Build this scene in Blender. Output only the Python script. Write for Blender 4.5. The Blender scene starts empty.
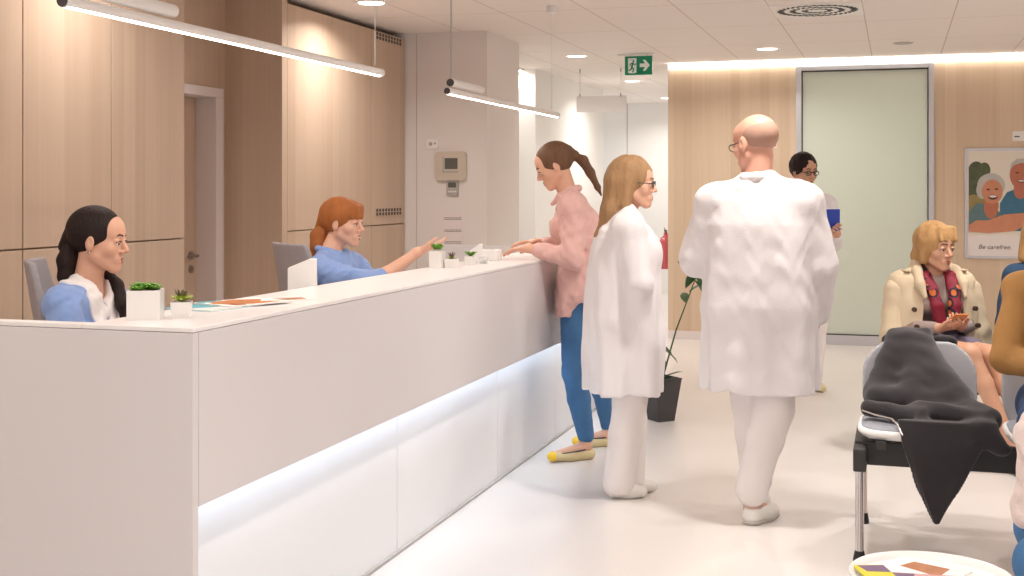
import bpy, bmesh, math, random
import numpy as np
from mathutils import Vector, Matrix, Euler
random.seed(4)
PI = math.pi
SC = bpy.context.scene
COL = SC.collection
R = math.radians

# ------------------------------------------------------------------ camera
F_PX = 1243.0
TH = math.atan(385 / F_PX)
CAM_H = 1.45
cam_d = bpy.data.cameras.new('camera')
cam_d.sensor_width = 36.0
cam_d.lens = F_PX / 1024 * 36
cam_d.shift_y = -98 / 1024
cam = bpy.data.objects.new('camera', cam_d)
COL.objects.link(cam)
cam.location = (0, 0, CAM_H)
cam.rotation_euler = (PI / 2, 0, TH)
SC.camera = cam

# ------------------------------------------------------------------ materials
def srgb(r, g, b):
    f = lambda c: (c / 255 / 12.92) if c / 255 <= .04045 else ((c / 255 + .055) / 1.055) ** 2.4
    return (f(r), f(g), f(b), 1)

def new_mat(name):
    m = bpy.data.materials.new(name); m.use_nodes = True
    nt = m.node_tree
    return m, nt, nt.nodes['Principled BSDF']

def mat(name, rgb, rough=.5, metal=0, noise=0, nscale=8, bump=0, bscale=60, stretch=(1, 1, 1), spec=.5, coat=0, sheen=0, sss=0):
    m, nt, b = new_mat(name)
    c = srgb(*rgb)
    b.inputs['Base Color'].default_value = c
    b.inputs['Roughness'].default_value = rough
    b.inputs['Metallic'].default_value = metal
    b.inputs['Specular IOR Level'].default_value = spec
    b.inputs['Coat Weight'].default_value = coat
    b.inputs['Sheen Weight'].default_value = sheen
    if sss:
        b.inputs['Subsurface Weight'].default_value = sss
        b.inputs['Subsurface Radius'].default_value = (.02, .008, .004)
        b.inputs['Subsurface Scale'].default_value = .5
    tc = nt.nodes.new('ShaderNodeTexCoord')
    mp = nt.nodes.new('ShaderNodeMapping'); mp.inputs['Scale'].default_value = stretch
    nt.links.new(tc.outputs['Object'], mp.inputs['Vector'])
    n = nt.nodes.new('ShaderNodeTexNoise'); n.inputs['Scale'].default_value = nscale; n.inputs['Detail'].default_value = 4
    nt.links.new(mp.outputs[0], n.inputs['Vector'])
    mx = nt.nodes.new('ShaderNodeMix'); mx.data_type = 'RGBA'
    k = noise if noise else .02
    mx.inputs[6].default_value = tuple(min(1, v * (1 + k)) for v in c[:3]) + (1,)
    mx.inputs[7].default_value = tuple(v * (1 - k) for v in c[:3]) + (1,)
    nt.links.new(n.outputs[0], mx.inputs[0]); nt.links.new(mx.outputs[2], b.inputs['Base Color'])
    if bump:
        n2 = nt.nodes.new('ShaderNodeTexNoise'); n2.inputs['Scale'].default_value = bscale; n2.inputs['Detail'].default_value = 3
        nt.links.new(mp.outputs[0], n2.inputs['Vector'])
        bp = nt.nodes.new('ShaderNodeBump'); bp.inputs['Strength'].default_value = bump; bp.inputs['Distance'].default_value = .01
        nt.links.new(n2.outputs[0], bp.inputs['Height']); nt.links.new(bp.outputs[0], b.inputs['Normal'])
    return m

def emit(name, rgb, strength):
    m, nt, b = new_mat(name)
    b.inputs['Base Color'].default_value = srgb(*rgb)
    b.inputs['Emission Color'].default_value = srgb(*rgb)
    b.inputs['Emission Strength'].default_value = strength
    return m

def wood(name, c1, c2, axis):
    """vertical laminate boards; axis 'X' or 'Y' runs along the wall"""
    m, nt, b = new_mat(name)
    N = nt.nodes.new; L = nt.links.new
    g = N('ShaderNodeNewGeometry'); sp = N('ShaderNodeSeparateXYZ'); L(g.outputs['Position'], sp.inputs[0])
    ad = N('ShaderNodeMath'); ad.operation = 'ADD'; L(sp.outputs['X'], ad.inputs[0]); L(sp.outputs['Y'], ad.inputs[1])
    ml = N('ShaderNodeMath'); ml.operation = 'MULTIPLY'; ml.inputs[1].default_value = 1 / .093; L(ad.outputs[0], ml.inputs[0])
    fl = N('ShaderNodeMath'); fl.operation = 'FLOOR'; L(ml.outputs[0], fl.inputs[0])
    wn = N('ShaderNodeTexWhiteNoise'); wn.noise_dimensions = '1D'; L(fl.outputs[0], wn.inputs['W'])
    mp = N('ShaderNodeMapping'); mp.inputs['Scale'].default_value = (26, 26, .35); L(g.outputs['Position'], mp.inputs[0])
    off = N('ShaderNodeCombineXYZ'); L(wn.outputs['Value'], off.inputs[2])
    va = N('ShaderNodeVectorMath'); va.operation = 'MULTIPLY_ADD'; va.inputs[1].default_value = (1, 1, 9); L(off.outputs[0], va.inputs[0]); L(mp.outputs[0], va.inputs[2])
    n1 = N('ShaderNodeTexNoise'); n1.inputs['Scale'].default_value = 1.3; n1.inputs['Detail'].default_value = 6; n1.inputs['Roughness'].default_value = .65
    L(va.outputs[0], n1.inputs['Vector'])
    m1 = N('ShaderNodeMath'); m1.operation = 'MULTIPLY'; m1.inputs[1].default_value = .55; L(wn.outputs['Value'], m1.inputs[0])
    m2 = N('ShaderNodeMath'); m2.operation = 'MULTIPLY_ADD'; m2.inputs[1].default_value = 1.1; L(n1.outputs[0], m2.inputs[0]); L(m1.outputs[0], m2.inputs[2])
    m3 = N('ShaderNodeMath'); m3.operation = 'SUBTRACT'; m3.inputs[1].default_value = .35; m3.use_clamp = True; L(m2.outputs[0], m3.inputs[0])
    mx = N('ShaderNodeMix'); mx.data_type = 'RGBA'; mx.inputs[6].default_value = srgb(*c1); mx.inputs[7].default_value = srgb(*c2)
    L(m3.outputs[0], mx.inputs[0]); L(mx.outputs[2], b.inputs['Base Color'])
    b.inputs['Roughness'].default_value = .5
    bp = N('ShaderNodeBump'); bp.inputs['Strength'].default_value = .12; bp.inputs['Distance'].default_value = .004
    L(n1.outputs[0], bp.inputs['Height']); L(bp.outputs[0], b.inputs['Normal'])
    return m

def ceiling_mat():
    m, nt, b = new_mat('ceiling_tiles')
    N = nt.nodes.new; L = nt.links.new
    g = N('ShaderNodeNewGeometry'); sp = N('ShaderNodeSeparateXYZ'); L(g.outputs['Position'], sp.inputs[0])
    def line(out, off, per, w):
        a = N('ShaderNodeMath'); a.operation = 'ADD'; a.inputs[1].default_value = off; L(out, a.inputs[0])
        p = N('ShaderNodeMath'); p.operation = 'PINGPONG'; p.inputs[1].default_value = per / 2; L(a.outputs[0], p.inputs[0])
        c = N('ShaderNodeMath'); c.operation = 'LESS_THAN'; c.inputs[1].default_value = w; L(p.outputs[0], c.inputs[0])
        return c.outputs[0]
    l1 = line(sp.outputs['X'], .22, .6, .004); l2 = line(sp.outputs['Y'], -9.42, 1.2, .004)
    mxm = N('ShaderNodeMath'); mxm.operation = 'MAXIMUM'; L(l1, mxm.inputs[0]); L(l2, mxm.inputs[1])
    n = N('ShaderNodeTexNoise'); n.inputs['Scale'].default_value = 90; L(g.outputs['Position'], n.inputs['Vector'])
    m0 = N('ShaderNodeMix'); m0.data_type = 'RGBA'; m0.inputs[6].default_value = srgb(240, 233, 228); m0.inputs[7].default_value = srgb(236, 228, 222)
    L(n.outputs[0], m0.inputs[0])
    m1 = N('ShaderNodeMix'); m1.data_type = 'RGBA'; L(mxm.outputs[0], m1.inputs[0]); L(m0.outputs[2], m1.inputs[6]); m1.inputs[7].default_value = srgb(202, 188, 176)
    L(m1.outputs[2], b.inputs['Base Color']); b.inputs['Roughness'].default_value = .9
    return m

def floor_mat():
    m, nt, b = new_mat('resin_floor')
    N = nt.nodes.new; L = nt.links.new
    g = N('ShaderNodeNewGeometry')
    n = N('ShaderNodeTexNoise'); n.inputs['Scale'].default_value = 1.1; n.inputs['Detail'].default_value = 6; L(g.outputs['Position'], n.inputs['Vector'])
    mx = N('ShaderNodeMix'); mx.data_type = 'RGBA'; mx.inputs[6].default_value = srgb(225, 219, 215); mx.inputs[7].default_value = srgb(213, 206, 201)
    L(n.outputs[0], mx.inputs[0]); L(mx.outputs[2], b.inputs['Base Color'])
    b.inputs['Roughness'].default_value = .3; b.inputs['Specular IOR Level'].default_value = .45
    n2 = N('ShaderNodeTexNoise'); n2.inputs['Scale'].default_value = 7; L(g.outputs['Position'], n2.inputs['Vector'])
    bp = N('ShaderNodeBump'); bp.inputs['Strength'].default_value = .03; bp.inputs['Distance'].default_value = .01
    L(n2.outputs[0], bp.inputs['Height']); L(bp.outputs[0], b.inputs['Normal'])
    return m

def frosted():
    m, nt, b = new_mat('frosted_glass')
    N = nt.nodes.new; L = nt.links.new
    b.inputs['Base Color'].default_value = srgb(226, 229, 219); b.inputs['Roughness'].default_value = .22
    b.inputs['Transmission Weight'].default_value = 0
    t = N('ShaderNodeBsdfTranslucent'); t.inputs[0].default_value = srgb(226, 232, 220)
    mx = N('ShaderNodeMixShader'); mx.inputs[0].default_value = .35
    L(b.outputs[0], mx.inputs[1]); L(t.outputs[0], mx.inputs[2]); L(mx.outputs[0], nt.nodes['Material Output'].inputs['Surface'])
    return m

def clear_plastic(name, rgb, alpha, rough=.15):
    m, nt, b = new_mat(name)
    b.inputs['Base Color'].default_value = srgb(*rgb); b.inputs['Alpha'].default_value = alpha; b.inputs['Roughness'].default_value = rough
    return m

def scarf_mat():
    m, nt, b = new_mat('printed_scarf')
    N = nt.nodes.new; L = nt.links.new
    tc = N('ShaderNodeTexCoord'); v = N('ShaderNodeTexVoronoi'); v.inputs['Scale'].default_value = 17; L(tc.outputs['Object'], v.inputs['Vector'])
    r = N('ShaderNodeValToRGB'); e = r.color_ramp.elements
    e[0].position = 0; e[0].color = srgb(196, 96, 40); e[1].position = .34; e[1].color = srgb(196, 96, 40)
    for p, c in ((.36, (30, 24, 40)), (.55, (34, 24, 44)), (.57, (140, 24, 50)), (.9, (120, 20, 44))):
        x = e.new(p); x.color = srgb(*c)
    L(v.outputs['Distance'], r.inputs[0])
    n = N('ShaderNodeTexNoise'); n.inputs['Scale'].default_value = 6; L(tc.outputs['Object'], n.inputs['Vector'])
    gt = N('ShaderNodeMath'); gt.operation = 'GREATER_THAN'; gt.inputs[1].default_value = .53; L(n.outputs[0], gt.inputs[0])
    mx = N('ShaderNodeMix'); mx.data_type = 'RGBA'; L(gt.outputs[0], mx.inputs[0]); L(r.outputs[0], mx.inputs[6]); mx.inputs[7].default_value = srgb(128, 18, 44)
    L(mx.outputs[2], b.inputs['Base Color']); b.inputs['Roughness'].default_value = .7
    return m

def denim(name, c1, c2):
    return mat(name, c1, .85, noise=.28, nscale=9, bump=.25, bscale=180)

M = dict(
    wall=mat('painted_wall', (230, 223, 219), .7, noise=.015, nscale=2),
    white_wall=mat('corridor_paint', (238, 236, 232), .65, noise=.01, nscale=2),
    wood_left=wood('oak_laminate_left', (210, 186, 164), (194, 167, 144), 'Y'), wood_dark=mat('oak_carcass', (168, 142, 118), .6),
    wood_back=wood('oak_laminate_back', (222, 200, 174), (204, 178, 150), 'X'),
    ceiling=ceiling_mat(), floor=floor_mat(), frosted=frosted(),
    counter=mat('white_counter_laminate', (216, 212, 213), .38, noise=.01, nscale=2),
    counter_top=mat('white_counter_top', (238, 234, 234), .3, noise=.01, nscale=2),
    counter_base=mat('white_base_panel', (232, 233, 235), .4, noise=.01, nscale=2),
    dark_gap=mat('dark_gap', (70, 58, 50), .8),
    trim=mat('white_lacquer', (232, 222, 220), .35),
    alu=mat('brushed_aluminium', (205, 205, 210), .35, metal=.6),
    chrome=mat('chrome', (215, 205, 200), .12, metal=1),
    black=mat('black_plastic', (26, 24, 25), .5),
    dark=mat('charcoal_plastic', (62, 58, 58), .5),
    beam=mat('black_powder_coat', (46, 43, 43), .5),
    white_pl=mat('white_plastic', (238, 236, 234), .35),
    beige_pl=mat('beige_plastic', (206, 194, 178), .45),
    grey_pl=mat('grey_plastic', (176, 170, 166), .5),
    screen=mat('lcd_screen', (96, 96, 90), .2),
    grey_mesh=mat('grey_mesh_fabric', (160, 154, 158), .75, noise=.08, nscale=60, bump=.2, bscale=260),
    seat_grey=mat('grey_seat_plastic', (172, 172, 178), .4),
    seat_pad=mat('grey_seat_pad', (150, 152, 160), .8, noise=.06, nscale=50, bump=.2, bscale=200),
    ceramic=mat('white_ceramic', (242, 238, 234), .3, coat=.3),
    soil=mat('dark_soil', (60, 44, 34), .95, noise=.3, nscale=120, bump=.5),
    leaf=mat('succulent_green', (112, 168, 56), .5, noise=.25, nscale=40),
    leaf2=mat('fresh_green', (172, 190, 74), .5, noise=.2, nscale=40),
    leaf_d=mat('dark_green_leaf', (48, 84, 42), .45, noise=.3, nscale=20),
    leaf_p=mat('purple_tipped_leaf', (104, 92, 66), .5, noise=.3, nscale=30),
    skin=mat('light_skin', (222, 172, 146), .5, noise=.04, nscale=14, sss=.12),
    skin_pale=mat('pale_skin', (232, 182, 156), .5, noise=.04, nscale=14, sss=.12),
    skin_tan=mat('tan_skin', (206, 158, 130), .5, noise=.05, nscale=14, sss=.12),
    skin_man=mat('ruddy_skin', (214, 160, 138), .45, noise=.05, nscale=14, sss=.12),
    lips=mat('lip_red', (176, 92, 84), .4), lips_m=mat('lip_muted', (184, 116, 98), .45),
    brow=mat('dark_brow', (70, 48, 38), .8), brow_l=mat('light_brow', (150, 104, 66), .8),
    eye_w=mat('eye_white', (232, 226, 220), .15), eye_i=mat('dark_iris', (48, 34, 28), .1),
    hair_black=mat('dark_brown_hair', (40, 28, 26), .58, spec=.22, noise=.35, nscale=30, bump=.5, bscale=120, stretch=(1, 1, .25)),
    hair_red=mat('copper_hair', (172, 104, 56), .58, spec=.22, noise=.3, nscale=30, bump=.5, bscale=120, stretch=(1, 1, .25)),
    hair_brown=mat('brown_hair', (112, 82, 62), .58, spec=.22, noise=.3, nscale=30, bump=.5, bscale=120, stretch=(1, 1, .25)),
    hair_ash=mat('ash_blond_hair', (164, 128, 92), .58, spec=.22, noise=.25, nscale=26, bump=.5, bscale=120, stretch=(1, 1, .2)),
    hair_blond=mat('golden_blond_hair', (178, 138, 92), .58, spec=.22, noise=.28, nscale=30, bump=.5, bscale=120, stretch=(1, 1, .25)),
    hair_grey=mat('grey_stubble', (176, 138, 120), .8, noise=.1, nscale=80),
    scrub=mat('blue_scrub_cloth', (138, 166, 220), .85, noise=.06, nscale=10, bump=.15, bscale=200, sheen=.2),
    collar_w=mat('white_collar_cloth', (240, 236, 236), .85, bump=.1, bscale=200),
    blouse=mat('dusty_pink_cloth', (222, 178, 170), .8, noise=.05, nscale=10, bump=.12, bscale=160, sheen=.2),
    coat_w=mat('white_coat_cloth', (228, 223, 224), .85, noise=.02, nscale=6, bump=.12, bscale=140),
    trouser_w=mat('white_trouser_cloth', (230, 222, 219), .85, noise=.02, nscale=6, bump=.12, bscale=140),
    jeans=denim('blue_denim', (66, 112, 158), None), jeans_d=denim('dark_blue_denim', (38, 62, 100), None),
    trench=mat('beige_trench_cloth', (206, 188, 160), .85, noise=.05, nscale=8, bump=.15, bscale=180),
    taupe=mat('taupe_knit', (156, 138, 132), .9, noise=.06, nscale=30, bump=.3, bscale=220),
    skirt=mat('grey_violet_cloth', (112, 104, 122), .9, noise=.06, nscale=20, bump=.15, bscale=180),
    mustard=mat('mustard_jersey', (162, 118, 66), .9, noise=.07, nscale=12, bump=.25, bscale=160),
    navy=mat('petrol_blue_cloth', (38, 66, 96), .9, noise=.08, nscale=12, bump=.2, bscale=160),
    knit=mat('pale_pink_knit', (222, 206, 200), .95, noise=.05, nscale=20, bump=.6, bscale=70),
    jacket=mat('black_fleece', (40, 36, 39), .95, noise=.12, nscale=14, bump=.25, bscale=220, sheen=.25),
    zip=mat('zip_metal', (190, 180, 172), .4, metal=.5),
    shoe=mat('tan_leather', (214, 196, 150), .5), shoe_y=mat('yellow_leather', (240, 196, 50), .4), shoe_n=mat('navy_piping', (50, 48, 66), .6),
    clog=mat('white_clog_rubber', (228, 224, 218), .5), sole=mat('pale_grey_sole', (190, 184, 176), .7), sock=mat('grey_sock_knit', (196, 170, 160), .9, bump=.2),
    black_shoe=mat('black_leather', (36, 32, 32), .35),
    blue_folder=mat('royal_blue_card', (36, 66, 168), .4), paper=mat('white_paper', (240, 238, 234), .7),
    green=mat('exit_green', (0, 140, 100), .4), sign_w=mat('sign_white', (245, 250, 248), .4),
    red=mat('signal_red', (214, 60, 70), .4), ext_red=mat('extinguisher_red', (206, 96, 104), .3, coat=.4),
    teal=mat('magazine_teal', (86, 176, 194), .35), orange=mat('magazine_orange', (206, 130, 76), .35, noise=.35, nscale=40),
    mag_y=mat('magazine_yellow', (214, 204, 40), .4), mag_p=mat('magazine_pink', (206, 150, 150), .4, noise=.2, nscale=20), mag_v=mat('magazine_violet', (112, 84, 120), .4),
    mag_b=mat('magazine_brown', (176, 108, 60), .35, noise=.4, nscale=30),
    brass=mat('brushed_nickel', (168, 156, 146), .3, metal=.9),
    lamp=emit('lamp_diffuser', (255, 246, 236), 9.0),
    tube=emit('tube_diffuser', (255, 244, 230), 16.0),
    led=emit('led_strip', (222, 240, 255), 17.0),
    cove=emit('cove_strip', (255, 248, 238), 10.0),
    glass_b=clear_plastic('clear_acrylic', (236, 240, 240), .35),
    glass_s=clear_plastic('frosted_acrylic', (246, 244, 242), .72, .4),
    p_sky=mat('print_pale_sky', (232, 224, 210), .45), p_tree=mat('print_green_trees', (84, 92, 62), .45, noise=.5, nscale=22), p_grass=mat('print_olive', (150, 132, 80), .45, noise=.3, nscale=20),
    p_skin=mat('print_skin', (204, 138, 106), .45, noise=.12, nscale=18), p_skin2=mat('print_ruddy_skin', (186, 112, 86), .45, noise=.12, nscale=18),
    p_hair=mat('print_silver_hair', (188, 184, 178), .45, noise=.15, nscale=60), p_blue=mat('print_blue_shirt', (58, 112, 140), .45, noise=.25, nscale=24), p_teal=mat('print_grey_teal', (92, 120, 124), .45, noise=.2, nscale=24),
    p_white=mat('print_white', (236, 228, 224), .45), p_dark=mat('print_dark', (84, 48, 42), .45), p_text=mat('print_grey_text', (120, 112, 110), .5),
)

# ------------------------------------------------------------------ object helpers
def link(name, me, m, parent=None):
    o = bpy.data.objects.new(name, me); COL.objects.link(o)
    for x in (m if isinstance(m, (list, tuple)) else [m]): me.materials.append(x)
    if parent is not None: o.parent = parent
    return o

def obj(name, bm, m, parent=None, bevel=0, smooth=False, seg=2):
    if bevel:
        es = [e for e in bm.edges if len(e.link_faces) == 2 and e.calc_face_angle(0) > .6]
        bmesh.ops.bevel(bm, geom=es, offset=bevel, segments=seg, profile=.5, affect='EDGES', clamp_overlap=True)
    bmesh.ops.recalc_face_normals(bm, faces=bm.faces)
    me = bpy.data.meshes.new(name); bm.to_mesh(me); bm.free()
    if smooth:
        for p in me.polygons: p.use_smooth = True
        me.set_sharp_from_angle(angle=R(40))
    return link(name, me, m, parent)

def thing(name, label, cat, loc=(0, 0, 0), rz=0, group=None):
    o = bpy.data.objects.new(name, None); COL.objects.link(o)
    o.location = loc; o.rotation_euler = (0, 0, rz); o.empty_display_size = .1
    o['label'] = label; o['category'] = cat
    if group: o['group'] = group
    return o
def tag(o, label, cat, group=None):
    o['label'] = label; o['category'] = cat
    if group: o['group'] = group
    return o
def struct(name, bm, m, parent=None, bevel=0):
    o = obj(name, bm, m, parent, bevel)
    if parent is None: o['kind'] = 'structure'
    return o
def dup(root, loc, rz=0, label=None):
    r = root.copy(); COL.objects.link(r); r.location = loc; r.rotation_euler = (0, 0, rz)
    if label: r['label'] = label
    for ch in list(root.children):
        c = ch.copy(); COL.objects.link(c); c.parent = r
        for g in list(ch.children):
            d = g.copy(); COL.objects.link(d); d.parent = c
    return r
BM = bmesh.new
def bx(bm, x0, x1, y0, y1, z0, z1, mx=None):
    r = bmesh.ops.create_cube(bm, size=1)
    for v in r['verts']:
        v.co = Vector(((v.co.x + .5) * (x1 - x0) + x0, (v.co.y + .5) * (y1 - y0) + y0, (v.co.z + .5) * (z1 - z0) + z0))
        if mx is not None: v.co = mx @ v.co
    return bm
def box(*a): return bx(BM(), *a)
def tube(bm, pts, r, n=12):
    rs = r if isinstance(r, (list, tuple)) else [r] * len(pts)
    pts = [Vector(p) for p in pts]; rings = []
    up = None
    for i, p in enumerate(pts):
        t = (pts[min(i + 1, len(pts) - 1)] - pts[max(i - 1, 0)]).normalized()
        if up is None: up = Vector((0, 0, 1)) if abs(t.z) < .9 else Vector((1, 0, 0))
        a = t.cross(up).normalized(); b = a.cross(t); up = b
        rings.append([bm.verts.new(p + (a * math.cos(2 * PI * k / n) + b * math.sin(2 * PI * k / n)) * rs[i]) for k in range(n)])
    for i in range(len(rings) - 1):
        for k in range(n):
            bm.faces.new((rings[i][k], rings[i][(k + 1) % n], rings[i + 1][(k + 1) % n], rings[i + 1][k]))
    bm.faces.new(rings[0][::-1]); bm.faces.new(rings[-1])
    return bm
def lathe(bm, prof, n=40, c=(0, 0, 0)):
    rings = []
    for r, z in prof:
        if r < 1e-5: rings.append([bm.verts.new((c[0], c[1], c[2] + z))])
        else: rings.append([bm.verts.new((c[0] + r * math.cos(2 * PI * k / n), c[1] + r * math.sin(2 * PI * k / n), c[2] + z)) for k in range(n)])
    for a, b in zip(rings, rings[1:]):
        for k in range(n):
            k2 = (k + 1) % n
            if len(a) == 1 and len(b) == 1: continue
            if len(a) == 1: bm.faces.new((a[0], b[k2], b[k]))
            elif len(b) == 1: bm.faces.new((a[k], a[k2], b[0]))
            else: bm.faces.new((a[k], a[k2], b[k2], b[k]))
    return bm
def prism(bm, pts, fn, t0, t1):
    """extrude 2-D outline; fn(u, v, t) -> 3-D"""
    a = [bm.verts.new(fn(u, v, t0)) for u, v in pts]; b = [bm.verts.new(fn(u, v, t1)) for u, v in pts]
    n = len(pts)
    for i in range(n): bm.faces.new((a[i], a[(i + 1) % n], b[(i + 1) % n], b[i]))
    bm.faces.new(a[::-1]); bm.faces.new(b)
    return bm
def rrect(w, h, r, n=6):
    out = []
    for cx, cy, a0 in ((w / 2 - r, h / 2 - r, 0), (-w / 2 + r, h / 2 - r, 90), (-w / 2 + r, -h / 2 + r, 180), (w / 2 - r, -h / 2 + r, 270)):
        for i in range(n + 1):
            a = R(a0 + 90 * i / n); out.append((cx + r * math.cos(a), cy + r * math.sin(a)))
    return out
def ov(cx, cy, rx, ry, n=28): return [(cx + rx * math.cos(2 * PI * i / n), cy + ry * math.sin(2 * PI * i / n)) for i in range(n)]

# ------------------------------------------------------------------ signed distance modelling
V3 = lambda *a: np.array(a, float)
def unit(v): v = np.asarray(v, float); return v / (np.linalg.norm(v) + 1e-9)
class Field:
    def __init__(s, lo, hi, h):
        s.lo = np.array(lo, float); s.h = h
        s.n = np.ceil((np.array(hi, float) - s.lo) / h).astype(int) + 1
        s.V = np.full(s.n, .3, np.float32)
        s.ax = [(s.lo[i] + h * np.arange(s.n[i])).astype(np.float32) for i in range(3)]
    def blk(s, lo, hi, m):
        i0 = np.clip(np.floor((lo - m - s.lo) / s.h).astype(int), 0, s.n)
        i1 = np.clip(np.ceil((hi + m - s.lo) / s.h).astype(int) + 1, 0, s.n)
        sl = tuple(slice(a, b) for a, b in zip(i0, i1))
        if any(a >= b for a, b in zip(i0, i1)): return None
        return sl, s.ax[0][sl[0]][:, None, None], s.ax[1][sl[1]][None, :, None], s.ax[2][sl[2]][None, None, :]
    def put(s, prim, k=.02, mode='add'):
        fn, lo, hi = prim
        b = s.blk(np.asarray(lo), np.asarray(hi), k + .03)
        if b is None: return s
        sl, X, Y, Z = b
        d = fn(X, Y, Z).astype(np.float32); a = s.V[sl]
        if mode == 'add':
            hh = np.maximum(k - np.abs(a - d), 0) / k; s.V[sl] = np.minimum(a, d) - hh * hh * k * .25
        else:
            d = -d; hh = np.maximum(k - np.abs(a - d), 0) / k; s.V[sl] = np.maximum(a, d) + hh * hh * k * .25
        return s
    def cut(s, prim, k=.006): return s.put(prim, k, 'sub')
    def keep(s, fn):
        X, Y, Z = s.ax[0][:, None, None], s.ax[1][None, :, None], s.ax[2][None, None, :]
        s.V = np.maximum(s.V, fn(X, Y, Z).astype(np.float32)); return s
    def wrinkle(s, amp, fr, seed=0, stretch=(1, 1, 1)):
        rg = np.random.RandomState(seed)
        X, Y, Z = [a * fr * q for a, q in zip((s.ax[0][:, None, None], s.ax[1][None, :, None], s.ax[2][None, None, :]), stretch)]
        w = 0
        for i in range(4):
            a = rg.uniform(-1, 1, 3); ph = rg.uniform(0, 6.28); f = 1 + i * .6
            a = a / np.linalg.norm(a)
            w = w + np.sin(f * (a[0] * X + a[1] * Y + a[2] * Z) + ph + 1.3 * np.sin(f * .7 * (a[1] * X - a[0] * Y + a[2] * Z * .5) + ph * 2)) / (1 + .5 * i)
        s.V = s.V + (amp * .5 * w).astype(np.float32); return s
    def patch(s, regs, off=.005, k=.01):
        n = Field.__new__(Field); n.lo, n.h, n.n, n.ax = s.lo, s.h, s.n, s.ax
        n.V = np.full(s.n, .3, np.float32)
        for r in regs: n.put(r, k)
        n.V = np.maximum(n.V, s.V - off); return n
    def mesh(s, name, m, parent=None):
        V = s.V; h = s.h
        V[0] = np.maximum(V[0], h); V[-1] = np.maximum(V[-1], h); V[:, 0] = np.maximum(V[:, 0], h); V[:, -1] = np.maximum(V[:, -1], h)
        V[:, :, 0] = np.maximum(V[:, :, 0], h); V[:, :, -1] = np.maximum(V[:, :, -1], h)
        I = V < 0
        c = np.zeros(np.array(V.shape) - 1, np.int8)
        offs = [(i, j, k) for i in (0, 1) for j in (0, 1) for k in (0, 1)]
        for i, j, k in offs:
            c += I[i:I.shape[0] - 1 + i, j:I.shape[1] - 1 + j, k:I.shape[2] - 1 + k]
        ijk = np.argwhere((c > 0) & (c < 8))
        vid = np.full(c.shape, -1, np.int32); vid[tuple(ijk.T)] = np.arange(len(ijk))
        acc = np.zeros((len(ijk), 3)); cnt = np.zeros(len(ijk))
        for ax in range(3):
            o1, o2 = [q for q in range(3) if q != ax]
            for p in (0, 1):
                for q in (0, 1):
                    a = np.zeros(3, int); a[o1] = p; a[o2] = q; b = a.copy(); b[ax] = 1
                    va = V[tuple((ijk + a).T)]; vb = V[tuple((ijk + b).T)]
                    mk = (va < 0) != (vb < 0)
                    t = np.where(mk, va / np.where(mk, va - vb, 1), 0)
                    pt = np.tile(a.astype(float), (len(ijk), 1)); pt[:, ax] = t
                    acc += pt * mk[:, None]; cnt += mk
        co = s.lo + h * (ijk + acc / cnt[:, None])
        faces = []
        for ax in range(3):
            o1, o2 = (ax + 1) % 3, (ax + 2) % 3
            A = np.take(I, range(I.shape[ax] - 1), ax); B = np.take(I, range(1, I.shape[ax]), ax)
            e = np.argwhere(A != B)
            e = e[(e[:, o1] > 0) & (e[:, o2] > 0) & (e[:, o1] < c.shape[o1]) & (e[:, o2] < c.shape[o2])]
            fl = A[tuple(e.T)]
            def g(d1, d2):
                x = e.copy(); x[:, o1] -= d1; x[:, o2] -= d2; return vid[tuple(x.T)]
            q = np.stack([g(1, 1), g(0, 1), g(0, 0), g(1, 0)], 1)
            q[~fl] = q[~fl][:, ::-1]
            faces.append(q)
        q = np.concatenate(faces); q = q[(q >= 0).all(1)]
        me = bpy.data.meshes.new(name)
        me.vertices.add(len(co)); me.vertices.foreach_set('co', co.astype(np.float32).ravel())
        me.loops.add(len(q) * 4); me.loops.foreach_set('vertex_index', q.astype(np.int32).ravel())
        me.polygons.add(len(q)); me.polygons.foreach_set('loop_start', np.arange(len(q), dtype=np.int32) * 4)
        me.polygons.foreach_set('use_smooth', np.ones(len(q), bool))
        me.update(calc_edges=True); me.validate()
        return link(name, me, m, parent)

class Fr:
    """a rigid frame (rotation matrix + origin + scale) for primitives"""
    def __init__(s, o=(0, 0, 0), rot=np.eye(3), sc=1.0): s.o = np.asarray(o, float); s.r = np.asarray(rot, float); s.s = sc
    def p(s, q): return s.o + s.r @ (np.asarray(q, float) * s.s)
I0 = Fr()
def eul(yaw=0, pitch=0, roll=0):
    """yaw + = to the figure's left, pitch + = looking up, roll + = to the right"""
    return np.array(Matrix.Rotation(R(yaw), 3, 'Z') @ Matrix.Rotation(R(pitch), 3, 'X') @ Matrix.Rotation(R(roll), 3, 'Y'))
def cap(a, b, ra, rb=None, wide=None, ratio=1, fr=I0):
    rb = ra if rb is None else rb
    a = fr.p(a); b = fr.p(b); ra *= fr.s; rb *= fr.s
    ax = b - a; L2 = float(ax @ ax) + 1e-9
    w = None if wide is None else unit(fr.r @ np.asarray(wide, float))
    def fn(X, Y, Z):
        x = X - a[0]; y = Y - a[1]; z = Z - a[2]
        t = np.clip((x * ax[0] + y * ax[1] + z * ax[2]) / L2, 0, 1)
        x = x - t * ax[0]; y = y - t * ax[1]; z = z - t * ax[2]
        q = x * x + y * y + z * z
        if w is not None:
            c = x * w[0] + y * w[1] + z * w[2]; q = q - c * c * (1 - 1 / ratio ** 2)
        return np.sqrt(np.maximum(q, 0)) - (ra + (rb - ra) * t)
    m = max(ra, rb) * max(1, ratio)
    return fn, np.minimum(a, b) - m, np.maximum(a, b) + m
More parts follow.
